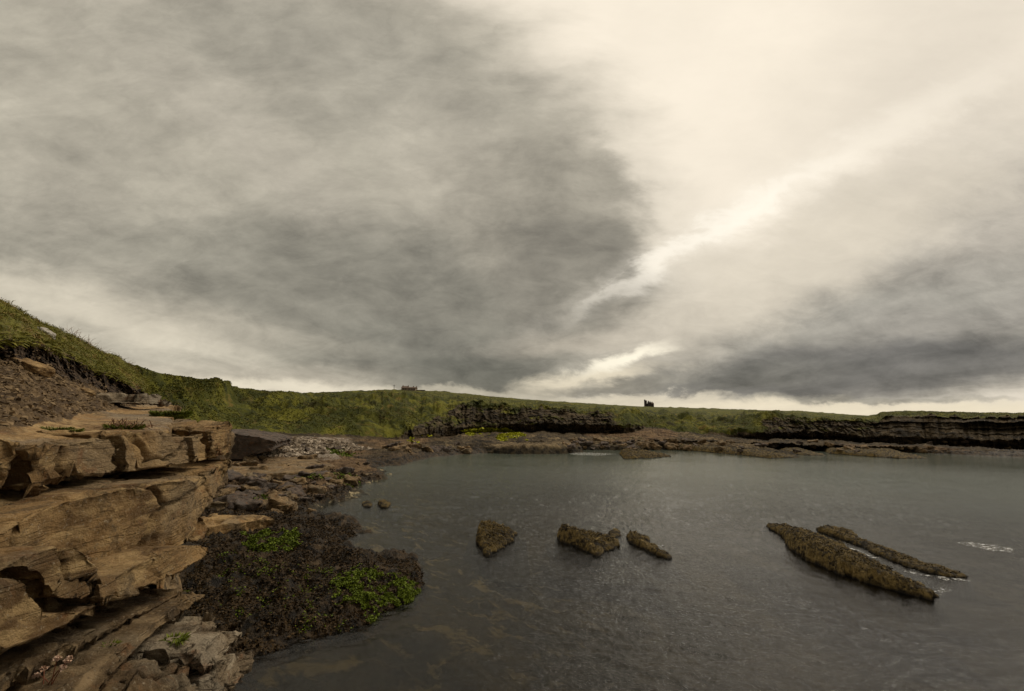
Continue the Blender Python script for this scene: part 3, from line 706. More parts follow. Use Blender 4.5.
# ------------------------------------------------------------------ headland behind the ledge
def headland_mat():
    T = new_mat("headland_soil"); P = T.pos
    gr, so, rk = T.attr('grass'), T.attr('soil'), T.attr('ledge')
    scree = T.mix(T.voro(P, 14.0, 'F1', 'Color'), (0.085, 0.053, 0.025), (0.24, 0.160, 0.080))
    scree = T.mix(T.step(T.noise(P, 2.2, 6, .65), .42, .62), (0.065, 0.040, 0.019), scree)
    soil = T.mix(T.step(T.noise(T.map(P, (1, 1, 3)), 3.0, 6, .65), .4, .64), (0.018, 0.011, 0.006), (0.085, 0.052, 0.028))
    soil = T.mix(T.m('MULTIPLY', T.step(T.noise(P, 13, 4, .6), .60, .68), .7), soil, (0.20, 0.15, 0.10))
    rock = rock_color(T, P, grey=(0.21, 0.17, 0.12))
    g = T.mix(T.step(T.noise(P, .8, 6, .6), .38, .62), (0.085, 0.085, 0.012), (0.16, 0.145, 0.020))
    g = T.mix(T.m('MULTIPLY', T.step(T.noise(P, 2.2, 5, .65), .5, .66), .7), g, (0.17, 0.115, 0.045))
    c = T.mix(T.step(T.m('ADD', rk, T.m('MULTIPLY', T.m('SUBTRACT', T.noise(P, 1.2, 6, .65), .5), 1.1)), .42, .52), scree, rock)
    c = T.mix(T.step(so, .35, .65), c, soil)
    c = T.mix(T.step(T.m('ADD', gr, T.m('MULTIPLY', T.m('SUBTRACT', T.noise(P, 3.0, 5, .65), .5), .8)), .44, .56), c, g)
    T._in(T.b.inputs['Base Color'], c)
    h = T.m('ADD', T.noise(P, 4.0, 8, .68), T.m('MULTIPLY', T.voro(P, 15.0), .35))
    T._in(T.b.inputs['Normal'], T.bump(h, .09, 1.0))
    return T.mat
M_HEAD = headland_mat()
h0_unused = feat([(-400, 470, 2.2), (-100, 446, 3.4), (12, 436, 4.6), (60, 433, 5.3), (120, 430, 6.3), (165, 424, 7.6), (190, 420, 8.6), (215, 419, 9.6), (232, 415.5, 10.6), (300, 422, 10.6)])
def h0(t):
    return 5.75 / np.maximum(-t, .3), np.interp(t, [-3.4, -1.0, -.86, -.72], [8.62, 8.62, 8.66, 8.74])
h1 = feat([(-400, 470, 3.2), (-100, 434, 5.2), (12, 423, 6.6), (60, 418, 8.4), (110, 409, 12.5), (140, 405.5, 15.5), (165, 403.5, 16.0), (190, 409, 14), (215, 415, 12.3), (232, 415, 11.4), (300, 430, 12)])
h2 = feat([(-400, 400, 4.2), (-100, 362, 7.5), (12, 362, 9.6), (45, 369, 11.5), (80, 381, 13.8), (110, 393, 16.0), (142, 403, 18.0), (165, 407, 18.3), (190, 420, 16.5), (232, 445, 14.5), (300, 480, 14)])
h3 = feat([(-400, 360, 4.5), (-100, 334, 7.6), (12, 341, 9.8), (45, 346, 11.8), (75, 358, 14.1), (110, 376, 16.3), (142, 391, 18.6), (152, 410, 19.2), (165, 430, 19.5), (190, 450, 18), (232, 470, 16), (300, 490, 15)])
h4 = feat([(-400, 200, 6.5), (-100, 262, 10.5), (12, 306, 14.5), (30, 316, 16), (50, 326, 17.6), (75, 337, 20), (100, 350, 23), (120, 359.5, 26), (134, 368, 29), (146, 382, 31), (156, 430, 33), (190, 500, 32), (232, 520, 30), (300, 530, 28)])
def head_z(tt, rows):
    pass
HEAD = {}
def headland():
    tt = np.concatenate([np.linspace(-3.4, -1.25, 120, endpoint=False), np.linspace(-1.25, -.61, 660)])
    fs = [h0(tt), h1(tt), h2(tt), h3(tt), h4(tt)]
    q = np.stack([tt * 14, 0 * tt, 0 * tt], 1)
    wv = (fbm(q, 5, 3, .6) - .5)
    D0, z0 = fs[0][0] + .02, fs[0][1] - .6
    D6, z6 = fs[4][0] + 16, fs[4][1] - 6
    D7, z7 = fs[4][0] + 26, fs[4][1] * 0 - 1
    L = [(D0, z0)] + [(a, b) for a, b in fs] + [(D6, z6), (D7, z7)]
    L[3] = (L[3][0] + wv * .8, L[3][1] + wv * .25); L[4] = (L[4][0] + wv * .5, L[4][1] + wv * .45)
    ns = [10, 80, 130, 60, 170, 20, 10]
    Ds, Zs, S = [], [], []
    for si, n in enumerate(ns):
        for k in range(n):
            f = k / n; a, b = L[si], L[si + 1]
            Ds.append(a[0] + (b[0] - a[0]) * f); Zs.append(a[1] + (b[1] - a[1]) * f); S.append(np.full_like(tt, si + f))
    Ds.append(L[-1][0]); Zs.append(L[-1][1]); S.append(np.full_like(tt, 7.0))
    Dm, Zm, Sm = map(np.array, (Ds, Zs, S)); nr, nc = Dm.shape
    T_ = np.broadcast_to(tt, Dm.shape)
    d, z, s, t = Dm.ravel(), Zm.ravel(), Sm.ravel(), T_.ravel()
    P = np.stack([t * d, d, z], 1)
    ledge = sst(s, 0, .9) * (1 - sst(s, 1.7, 2.15)); scr = sst(s, 1.7, 2.1) * (1 - sst(s, 2.9, 3.02)); scarp = sst(s, 2.85, 3.02) * (1 - sst(s, 3.9, 4.05)); gr = sst(s, 3.92, 4.1)
    zz = P @ np.array([.5, .25, 0]) + (fbm(P * .8, 4, 5) - .5) * 2.5
    z = z + ledge * ((fbm(np.stack([zz * .7, zz * 0, zz * 0], 1), 2, 2) - .5) * .14 + (fbm(P * 3, 5, 6) - .5) * .07)
    z = z + scr * ((fbm(P * 3.2, 5, 7, .7) - .5) * .22 + (fbm(P * .7, 3, 17) - .5) * .3)
    ids, b1, b2, _ = cells(P * np.array([5., 5., 6.]), 8)
    z = z + scr * (ids[:, 0] ** 3) * .07 * (b2 - b1)
    z = z + gr * (1 - sst(s, 4.8, 5.0) * .6) * ((fbm(P * .8, 5, 9, .55) - .5) * .9 + (fbm(P * 3, 4, 19, .6) - .5) * .22)
    dd = scarp * ((fbm(P * np.array([1.6, 1.6, 4]), 5, 10, .62) - .5) * 1.5 + .25 * np.sin((s - 3) * np.pi) * 1.2)
    z = z - 9.5 * sst(t + (fbm(P * 1.3, 4, 29, .6) - .5) * .07, -.672, -.635)
    d2 = d + dd
    V = np.stack([t * d2, d2, z], 1)
    px = CX + F_PX * t
    lg = ledge * (.6 + .4 * sst(px, 60, 140)) + 0
    o = mesh_np('headland', V, grid_faces(nr, nc)[:, ::-1], M_HEAD, dict(grass=gr, soil=scarp * (s < 4.0), ledge=np.maximum(lg, sst(px, 150, 165) * (s < 3))))
    tag(o, kind='structure')
    HEAD['V'] = V.reshape(nr, nc, 3); HEAD['s'] = s.reshape(nr, nc); HEAD['t'] = tt
headland()
# ------------------------------------------------------------------ leaf-like cover
def leafy(name, pts, size, mat, kind='stuff', label=None, cat=None, up=.6, elong=2.4, seed=1, lift=0.0, parent=None):
    r = np.random.default_rng(seed); n = len(pts)
    a = r.uniform(0, 2 * np.pi, n); ti = r.uniform(-.5, 1, n) * up
    d = np.stack([np.cos(a) * np.cos(ti), np.sin(a) * np.cos(ti), np.sin(ti)], 1)
    s = np.cross(d, r.normal(size=(n, 3))); s /= np.linalg.norm(s, axis=1)[:, None] + 1e-9
    L = (size * r.uniform(.5, 1.5, n))[:, None]; w = L / elong
    p = np.asarray(pts) + np.array([0, 0, lift])
    bend = np.array([0, 0, -1]) * L * .35
    V = np.stack([p - s * w * .4, p + s * w * .4, p + d * L * .5 + s * w * .6, p + d * L * .5 - s * w * .6, p + d * L + bend * .6 + s * w * .15, p + d * L + bend * .6 - s * w * .15], 1).reshape(-1, 3)
    i = np.arange(n)[:, None] * 6
    Fq = np.concatenate([i + np.array([0, 1, 2, 3]), i + np.array([3, 2, 4, 5])])
    o = mesh_np(name, V, Fq, mat, dict(tint=np.repeat(r.uniform(0, 1, n), 6)), smooth=False, parent=parent)
    if parent is None: tag(o, label, cat, None, kind)
    return o
def leaf_mat(name, a, b, c=None, rough=.6):
    T = new_mat(name); t = T.attr('tint')
    col = T.mix(t, a, b)
    if c: col = T.mix(T.m('MULTIPLY', T.step(T.noise(T.pos, 1.5, 4, .6), .55, .65), 1.0), col, c)
    T._in(T.b.inputs['Base Color'], col); T.b.inputs['Roughness'].default_value = rough; T.b.inputs['Specular IOR Level'].default_value = .15
    return T.mat
M_WRACK = leaf_mat("rock_wrack", (0.010, 0.007, 0.003), (0.19, 0.13, 0.040), (0.016, 0.011, 0.005))

# ------------------------------------------------------------------ rocks standing in the sea
def skerry_mat():
    T = new_mat("barnacled_rock"); P = T.pos
    x, y, z = T.sep(P)
    c = T.mix(T.step(T.noise(P, 1.3, 6, .68, .4), .40, .62), (0.014, 0.010, 0.005), (0.12, 0.082, 0.026))
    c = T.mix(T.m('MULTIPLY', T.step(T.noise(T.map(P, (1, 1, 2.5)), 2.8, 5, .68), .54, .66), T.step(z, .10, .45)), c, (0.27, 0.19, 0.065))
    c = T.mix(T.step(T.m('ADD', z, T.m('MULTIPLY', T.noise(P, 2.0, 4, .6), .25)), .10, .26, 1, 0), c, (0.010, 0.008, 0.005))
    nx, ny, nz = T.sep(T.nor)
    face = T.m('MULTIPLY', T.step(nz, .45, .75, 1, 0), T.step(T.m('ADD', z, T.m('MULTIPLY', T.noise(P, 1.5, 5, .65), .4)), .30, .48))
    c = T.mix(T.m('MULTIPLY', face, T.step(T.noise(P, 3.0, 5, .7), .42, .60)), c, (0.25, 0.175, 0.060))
    T._in(T.b.inputs['Base Color'], c); T.b.inputs['Roughness'].default_value = .8
    h = T.m('ADD', T.noise(P, 4.0, 7, .7), T.m('MULTIPLY', T.noise(P, 14, 4, .6), .4))
    T._in(T.b.inputs['Normal'], T.bump(h, .16, 1.0))
    return T.mat
M_SK = skerry_mat()
M_SHELF = None
def skerry(pts, label, vox=.05, name='sea_rock', group=None, amp=1.0, mat=None, cat='sea rock', hs=.62, freq=.8, axis=None, teeth=.50, period=.55):
    """a reef of upturned beds: outline (px, py, height of the rock there), beds running along axis"""
    W0 = np.array([at_z(p[0], p[1], p[2] * hs * (p[3] if len(p) > 3 else .55))[:2] for p in pts]); H = np.array([p[2] * hs for p in pts])
    lo, hi = W0.min(0) - .8, W0.max(0) + .8; nx, ny = max(8, int((hi[0] - lo[0]) / vox)), max(8, int((hi[1] - lo[1]) / vox))
    X, Y = np.meshgrid(np.linspace(lo[0], hi[0], nx), np.linspace(lo[1], hi[1], ny), indexing='xy'); x, y = X.ravel(), Y.ravel()
    P = np.stack([x, y, 0 * x], 1); f = freq / .8
    if axis: a0, a1 = at_z(*axis[0])[:2], at_z(*axis[1])[:2]; ax = (a1 - a0) / np.linalg.norm(a1 - a0)
    else: ax = np.array([.9, -.45]) / 1.006
    al, ac = x * ax[0] + y * ax[1], -x * ax[1] + y * ax[0]
    s = poly_sdf(x, y, W0)
    Pa = np.stack([al * 1.1, ac * 3.0, 0 * x], 1)
    s = s + ((fbm(Pa * f, 4, 3, .62) - .5) * .9 + (fbm(P * 4 * f, 3, 8, .6) - .5) * .5) * min(1, .7 / f) * amp
    w = 1 / (((x[:, None] - W0[:, 0]) ** 2 + (y[:, None] - W0[:, 1]) ** 2) + .05); hh = (w * H).sum(1) / w.sum(1)
    q = ac / period * f + (fbm(P * .7 * f, 3, 12) - .5) * 1.1; tooth = q - np.floor(q)
    z = hh * (.45 + .55 * sst(s, -.05, .28 / f)) - 1.25 * (1 - sst(s, -.28 / f, .10))
    tm = np.minimum(1, .4 + hh) * sst(s, -.3, .2)
    z += (teeth * (tooth - .5) + (fbm(Pa * 1.6 * f, 4, 21, .6, True) - .55) * .42 + (fbm(P * 5 * f, 4, 31, .65, True) - .5) * .38) * tm * amp / max(f, .45)
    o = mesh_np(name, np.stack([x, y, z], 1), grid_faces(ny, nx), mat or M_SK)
    if name == 'sea_rock' and vox < .1 and len(pts) > 6:
        m = (z > .06) & (s > .38) & (fbm(P * 1.8, 4, 9, .6) > .44); V_ = np.stack([x, y, z], 1)[m]; r = np.random.default_rng(len(pts)); k = r.choice(len(V_), min(9000, int(m.sum() * .35)), replace=False)
        leafy('weed_fringe', V_[k], .10, M_WRACK, up=.9, elong=2.2, seed=3, parent=o)
    return tag(o, label, cat, group)
G = 'weedy rocks breaking the surface of the bay'
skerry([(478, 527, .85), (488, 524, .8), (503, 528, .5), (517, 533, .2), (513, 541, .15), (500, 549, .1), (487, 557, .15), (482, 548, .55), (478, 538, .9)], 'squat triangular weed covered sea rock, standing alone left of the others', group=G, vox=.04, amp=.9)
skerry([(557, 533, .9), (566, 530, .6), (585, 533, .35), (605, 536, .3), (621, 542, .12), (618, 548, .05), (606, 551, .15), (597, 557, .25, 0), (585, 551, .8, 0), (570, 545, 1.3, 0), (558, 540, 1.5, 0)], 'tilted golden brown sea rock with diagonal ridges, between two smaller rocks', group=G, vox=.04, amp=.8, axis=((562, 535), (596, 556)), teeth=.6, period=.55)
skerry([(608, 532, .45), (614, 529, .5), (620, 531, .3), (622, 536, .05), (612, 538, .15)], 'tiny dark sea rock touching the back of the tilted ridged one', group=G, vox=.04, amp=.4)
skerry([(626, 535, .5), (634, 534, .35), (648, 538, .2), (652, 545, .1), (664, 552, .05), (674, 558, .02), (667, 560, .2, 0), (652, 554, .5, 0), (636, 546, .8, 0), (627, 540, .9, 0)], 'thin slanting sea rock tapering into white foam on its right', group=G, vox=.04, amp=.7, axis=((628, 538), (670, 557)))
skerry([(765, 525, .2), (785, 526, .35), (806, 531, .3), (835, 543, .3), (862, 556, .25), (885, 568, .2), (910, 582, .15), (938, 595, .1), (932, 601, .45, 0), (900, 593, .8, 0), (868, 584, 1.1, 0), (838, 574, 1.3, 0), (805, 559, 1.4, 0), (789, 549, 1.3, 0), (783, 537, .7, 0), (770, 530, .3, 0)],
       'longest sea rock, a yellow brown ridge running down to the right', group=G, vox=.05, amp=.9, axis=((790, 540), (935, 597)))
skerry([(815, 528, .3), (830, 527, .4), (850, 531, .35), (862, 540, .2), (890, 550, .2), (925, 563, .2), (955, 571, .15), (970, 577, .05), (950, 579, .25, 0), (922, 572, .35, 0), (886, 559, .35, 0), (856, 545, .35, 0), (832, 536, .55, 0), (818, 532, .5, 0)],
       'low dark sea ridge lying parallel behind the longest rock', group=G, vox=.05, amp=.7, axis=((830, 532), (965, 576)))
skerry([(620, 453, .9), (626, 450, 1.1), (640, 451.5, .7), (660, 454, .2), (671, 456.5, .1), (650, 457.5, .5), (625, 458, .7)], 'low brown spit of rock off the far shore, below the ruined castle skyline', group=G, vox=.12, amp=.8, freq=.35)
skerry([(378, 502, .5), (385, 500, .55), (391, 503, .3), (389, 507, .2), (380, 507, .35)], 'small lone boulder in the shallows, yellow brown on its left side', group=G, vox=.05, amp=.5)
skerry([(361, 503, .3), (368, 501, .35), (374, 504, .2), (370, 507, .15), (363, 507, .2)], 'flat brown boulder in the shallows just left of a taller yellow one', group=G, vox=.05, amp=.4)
# long tongues of rock off the right hand shore
def tongue(pts, label):
    return skerry(pts, label, vox=.16, name='rock_ledge', group='rock tongues off the right hand shore', amp=.6, cat='rock ledge', freq=.25, hs=.8, axis=((700, 446), (800, 457)), teeth=.4)
tongue([(640, 443, 2.0), (660, 440, 2.3), (700, 442, 1.9), (735, 446, 1.4), (770, 451, .9), (800, 457.5, .1), (770, 457, .7), (735, 453, 1.0), (700, 449.5, 1.2), (660, 447, 1.4), (640, 447, 1.4)], 'dark rock tongue reaching furthest left into the bay off the right shore')
tongue([(780, 448, 1.2), (800, 450, .9), (822, 454, .2), (826, 455.5, .05), (806, 455, .3), (784, 452, .8)], 'shortest rock tongue, in the water between two long ones')
tongue([(820, 446, 1.6), (850, 446.5, 1.6), (885, 450, 1.1), (912, 455, .4), (928, 458.5, .05), (900, 458, .4), (865, 455, .8), (830, 452, 1.1)], 'long brown rock tongue ending in a point below the pale rockfall')

# ------------------------------------------------------------------ outcrops of the near shore
def outcrop(pts, y0, depth, mat, label, vox, amp, seed, freq=.5, name='rock_outcrop', hz=None, cat='rock'):
    """front outline (px, py) on the upright plane Y = y0, pushed back by depth"""
    Fr = [at_y(a, b, y0) for a, b in pts]; n = len(Fr)
    Bk = [p + np.array([p[0] * depth / y0 * .6, depth, 0]) for p in Fr]
    Fs = [list(range(n)), [n + k for k in range(n - 1, -1, -1)]] + [[k, n + k, n + (k + 1) % n, (k + 1) % n] for k in range(n)]
    return tag(solid(name, Fr + Bk, Fs, mat, vox, amp=amp, seed=seed, freq=freq), label, cat)
outcrop([(205, 432), (236, 433), (258, 436), (275, 441), (276, 444), (262, 445), (276, 448), (270, 452), (252, 455), (246, 460), (200, 462)], 72, 16, M_ROCK_DARK, 'dark purplish rock outcrop with undercut ledges, behind the nose of the near cliff', .2, 1.6, 81, .3)

def slab_on_shore(pts, zt, mat, label, vox, amp, seed, thick=1.6):
    """outline (px, py) of a nearly level slab top at height zt"""
    T0 = [at_z(a, b, zt + dz) for a, b, dz in pts]; n = len(T0)
    B0 = [p - np.array([0, 0, thick]) for p in T0]
    Fs = [list(range(n - 1, -1, -1)), [n + k for k in range(n)]] + [[k, (k + 1) % n, n + (k + 1) % n, n + k] for k in range(n)]
    o = solid('rock_slab', B0 + T0, Fs, mat, vox, amp=amp, seed=seed, freq=.45, facet=.5)
    return tag(o, label, 'rock')
slab_on_shore([(190, 455, .6), (240, 454, .7), (290, 455, .4), (325, 460, .1), (336, 466, -.1), (310, 471, 0), (270, 473, .1), (230, 476, .2), (190, 482, .3)], 1.7, M_ROCK_LOW, 'broad smooth tan slab sloping across the shore in front of the dark outcrop', .16, 1.3, 83)
slab_on_shore([(190, 516, .3), (215, 512, .4), (245, 512, .35), (268, 515, .2), (276, 519, 0), (255, 521, 0), (230, 523, .1), (190, 530, .1)], 1.5, M_ROCK, 'small tan slab with a dark undercut edge, among the weed on the shore', .07, .7, 85, 1.2)

def shelf_mat():
    T = new_mat("tidal_shelf"); P = T.pos; x, y, z = T.sep(P); nx, ny, nz = T.sep(T.nor)
    top = T.mix(T.step(T.noise(P, .5, 6, .65), .4, .62), (0.085, 0.060, 0.032), (0.26, 0.19, 0.10))
    low = T.mix(T.step(T.noise(P, .8, 6, .68), .42, .62), (0.013, 0.010, 0.006), (0.068, 0.049, 0.024))
    c = T.mix(T.step(T.m('ADD', z, T.m('MULTIPLY', T.noise(P, .7, 5, .65), 1.2)), 1.5, 2.5), low, top)
    T._in(T.b.inputs['Base Color'], c)
    T._in(T.b.inputs['Normal'], T.bump(T.noise(P, 1.6, 7, .7), .5, 1.0))
    return T.mat
M_SHELF = shelf_mat()
# the shelves of the far shore
def far_shelf(pts, y0, depth, rise, mat, label, seed, vox=.26, amp=4.5):
    Fr = [at_y(a, b, y0) for a, b in pts]; n = len(Fr); zm = sum(p[2] for p in Fr) / n
    Bk = [p + np.array([p[0] * depth / y0, depth, rise if p[2] > zm else 0]) for p in Fr]
    Fs = [list(range(n)), [n + k for k in range(n - 1, -1, -1)]] + [[k, n + k, n + (k + 1) % n, (k + 1) % n] for k in range(n)]
    return tag(solid('rock_ledge', Fr + Bk, Fs, mat, vox, amp=amp, seed=seed, freq=.34), label, 'rock ledge')
def reef(pts, label, axis, seed=0, amp=1.2):
    return skerry(pts, label, vox=.17, name='rock_ledge', mat=M_SHELF, cat='rock ledge', hs=1.0, freq=.26, axis=axis, teeth=.35, amp=amp * .55, period=.8)
reef([(628, 428, 4.6, 1), (655, 429, 4.6, 1), (690, 433.5, 3.9, 1), (720, 438.5, 3.0, 1), (755, 445, 1.8, 1), (792, 453, .4, 1), (800, 457, .15, 0), (760, 454.5, .5, 0), (720, 451, 1.0, 0), (690, 449, 1.8, 0), (650, 447.5, 2.6, 0), (628, 447, 2.8, 0)],
     'long ramp of bare rock sloping down to the right beneath the castle skyline', ((640, 436), (790, 454)))
reef([(440, 441, 1.8, 1), (462, 434, 3.4, 1), (480, 430.5, 3.9, 1), (510, 430.5, 3.9, 1), (525, 434, 3.6, 1), (560, 438, 2.9, 1), (578, 443, 2.0, 1), (582, 452, 1.4, 0), (565, 453.5, 1.7, 0), (540, 454, 1.9, 0), (515, 454, 1.9, 0), (495, 453.5, 1.5, 0), (475, 452, .9, 0), (445, 455, .5, 0)],
     'brown rock shelf with a steep seaward edge, below the yellow weed patch', ((460, 445), (580, 448)), amp=1.0)
reef([(572, 438, 2.6, 1), (600, 437, 2.8, 1), (640, 438, 2.6, 1), (668, 443, 1.8, 1), (672, 449, .7, 0), (640, 450.5, .6, 0), (600, 450, .6, 0), (574, 450, .7, 0)],
     'pale boulder strewn shelf right of the brown steep edged one', ((580, 444), (670, 447)), amp=1.4)

# boulders strewn on the shore
def boulder_mesh(k, mat):
    V = [np.array(c) * np.array([1, .8, .55]) for c in [(x, y, z) for x in (-.5, .5) for y in (-.5, .5) for z in (-.5, .5)]]
    rr = np.random.default_rng(k); V = [v + rr.uniform(-.16, .16, 3) for v in V]
    Fs = [(0, 1, 3, 2), (4, 6, 7, 5), (0, 4, 5, 1), (2, 3, 7, 6), (0, 2, 6, 4), (1, 5, 7, 3)]
    P, N, Q = remesh_np(V, Fs, .06); P = relax(P, Q, 3); N = normals(P, Q)
    P = P + N * ((fbm(P * 3 + k * 7, 4, k, .6) - .5) * .35)[:, None]
    me = mesh_np('b', P, Q, mat); m = me.data; bpy.data.objects.remove(me); return m
BM = [boulder_mesh(k, M_ROCK_DARK if k % 3 == 1 else M_ROCK_LOW) for k in range(8)]
SITES = []
rr = np.random.default_rng(5)
while len(SITES) < 150:
    px_, py_ = rr.uniform(205, 425), rr.uniform(452, 512)
    if py_ > 515 - (px_ - 300) * .35 and px_ > 300: continue
    q = at_z(px_, py_, .7)
    SITES.append((q[0], q[1], rr.uniform(.35, 1.0) ** 2 * 2.2 + .35))
xs = np.array([s[0] for s in SITES]); ys = np.array([s[1] for s in SITES])
zs, sd = shore_z(xs, ys)
for k, (x, y, sz) in enumerate(SITES):
    if sd[k] < .2: continue
    o = bpy.data.objects.new('boulder', BM[k % 8]); COL.objects.link(o)
    o.location = (x, y, zs[k] + sz * .08); o.rotation_euler = (rr.uniform(-.3, .3), rr.uniform(-.3, .3), rr.uniform(0, 6.3)); o.scale = (sz, sz, sz * rr.uniform(.6, 1.0))
    tag(o, 'brown or dark grey boulder, one of many strewn between tan slab and water', 'boulder', 'boulders strewn over the weedy shore')

M_WEED = leaf_mat("wrack", (0.006, 0.004, 0.002), (0.085, 0.050, 0.018), (0.012, 0.008, 0.004))
M_ALGA = leaf_mat("green_weed", (0.045, 0.062, 0.006), (0.17, 0.22, 0.014))
M_ALGA_Y = leaf_mat("yellow_weed", (0.24, 0.25, 0.008), (0.46, 0.45, 0.02))
M_GRASS = leaf_mat("grass_blades", (0.075, 0.078, 0.010), (0.20, 0.175, 0.025), (0.26, 0.17, 0.055))
M_DRY = leaf_mat("dry_stalks", (0.12, 0.06, 0.03), (0.26, 0.15, 0.08))
def shore_pts(poly_px, n, seed, thin=0.0, zt=.6, sc=1.0, gap=.50):
    pl = [tuple(at_z(a, b, zt)[:2]) for a, b in poly_px]
    A = np.array(pl); r = np.random.default_rng(seed); out = []
    x = r.uniform(A[:, 0].min(), A[:, 0].max(), n * 6); y = r.uniform(A[:, 1].min(), A[:, 1].max(), n * 6)
    sdd = poly_sdf(x, y, pl)
    P = np.stack([x, y, 0 * x], 1)
    m = sdd + (fbm(P * .9 * sc, 5, seed, .65) - .5) * 4.5 / sc > thin
    if thin > 0 or sc != 1.0: m &= fbm(P * 1.6 * sc, 5, seed + 5, .65) > gap
    x, y = x[m][:n], y[m][:n]
    z, s = shore_z(x, y); k = (s > -.1)
    return np.stack([x, y, z], 1)[k]
leafy('seaweed', shore_pts([(190, 500), (300, 512), (350, 520), (368, 532), (340, 545), (420, 556), (430, 580), (395, 606), (345, 634), (290, 652), (245, 662), (190, 640)], 110000, 3, sc=1.001, gap=.43), .105, M_WEED, label='dark brown wrack matting the rock platform', cat='seaweed')
leafy('seaweed', shore_pts([(200, 476), (300, 472), (380, 476), (350, 490), (330, 504), (200, 512)], 30000, 4, sc=1.001), .17, M_WEED, label='brown wrack in patches between the tan slabs and the boulders', cat='seaweed', seed=2)
leafy('green_algae', shore_pts([(332, 588), (352, 578), (380, 574), (412, 575), (428, 583), (418, 596), (388, 607), (360, 612), (340, 604)], 26000, 5, .0, sc=1.3), .075, M_ALGA, label='vivid green weed on the seaward end of the dark platform', cat='algae', lift=.07, elong=1.6)
leafy('green_algae', shore_pts([(240, 556), (262, 547), (290, 546), (300, 552), (285, 560), (250, 564)], 10000, 6, .0, sc=1.2), .08, M_ALGA, label='vivid green weed streak on the inner part of the platform', cat='algae', lift=.08, elong=1.6)
leafy('green_algae', shore_pts([(215, 560), (260, 566), (330, 572), (400, 570), (415, 605), (340, 625), (280, 620), (220, 600)], 5000, 19, .0, sc=1.6, gap=.60), .07, M_ALGA, label='thin scattered flecks of green weed over the dark platform', cat='algae', lift=.05, elong=1.6)
leafy('green_algae', shore_pts([(236, 541), (262, 537), (300, 538), (298, 543), (240, 545)], 5000, 7, .0, sc=1.1), .09, M_ALGA, label='narrow green weed line behind the inner green streak', cat='algae', lift=.08, elong=1.6)
leafy('green_algae', shore_pts([(205, 502), (230, 500), (275, 500), (270, 507), (215, 509)], 4500, 8, .0, sc=1.1), .11, M_ALGA, label='green weed beside the nose of the near cliff', cat='algae', lift=.1, elong=1.6)
leafy('green_algae', shore_pts([(290, 477), (330, 477), (375, 482), (372, 488), (320, 484), (290, 483)], 5000, 9, .0, sc=1.1), .15, M_ALGA, label='thin green weed near the boulders at the head of the bay', cat='algae', lift=.12, elong=1.6)
leafy('green_algae', shore_pts([(325, 450), (372, 447), (380, 451), (330, 455)], 4000, 10, .0, zt=1.8, sc=1.0), .25, M_ALGA, label='green weed line between pebble beach and bay', cat='algae', lift=.15, elong=1.6)

# ------------------------------------------------------------------ foam
def foam_mat():
    m = bpy.data.materials.new("foam"); m.use_nodes = True; T = NT(m.node_tree)
    b = T.n['Principled BSDF']; b.inputs['Base Color'].default_value = (.75, .74, .70, 1); b.inputs['Roughness'].default_value = .6
    g = T.n.new('ShaderNodeNewGeometry'); e = T.attr('edge')
    n = T.noise(T.map(g.outputs['Position'], (.8, 1.3, 1)), 3.4, 7, .75, .6)
    T._in(b.inputs['Alpha'], T.step(T.m('ADD', n, T.m('MULTIPLY', T.m('SUBTRACT', e, 1.0), .5)), .46, .66, 0, .85))
    return m
M_FOAM = foam_mat()
def foam(poly_px, label):
    pl = [tuple(at_z(a, b, 0)[:2]) for a, b in poly_px]; A = np.array(pl); lo, hi = A.min(0) - .8, A.max(0) + .8
    nx, ny = 60, 60; X, Y = np.meshgrid(np.linspace(lo[0], hi[0], nx), np.linspace(lo[1], hi[1], ny), indexing='xy'); x, y = X.ravel(), Y.ravel()
    e = sst(poly_sdf(x, y, pl) + (fbm(np.stack([x, y, 0 * x], 1) * .8, 4, 6) - .5) * 1.2, -.35, .7)
    z = .02 + .03 * fbm(np.stack([x, y, 0 * x], 1) * 2, 3, 5)
    o = mesh_np('foam', np.stack([x, y, z], 1), grid_faces(ny, nx), M_FOAM, dict(edge=e))
    tag(o, label, 'foam', None, 'stuff')
foam([(648, 540), (668, 543), (674, 549), (655, 547)], 'white foam washing beside the thin slanting sea rock')
foam([(810, 532), (830, 540), (870, 552), (905, 566), (885, 564), (840, 550), (815, 539)], 'foam in the channel between the two long sea ridges')
foam([(925, 582), (945, 587), (972, 592), (965, 596), (940, 597), (930, 592)], 'foam at the lower tip of the longest sea rock')
foam([(940, 541), (965, 540), (1000, 546), (1024, 549), (1024, 556), (990, 552), (960, 546)], 'breaking white foam in open water at the right edge')
foam([(880, 566), (930, 572), (972, 580), (975, 584), (930, 580), (890, 572)], 'thin foam beside the tip of the low dark ridge')
foam([(565, 452.5), (590, 452.5), (618, 454), (600, 456), (570, 455)], 'thin line of foam along the far shelf')

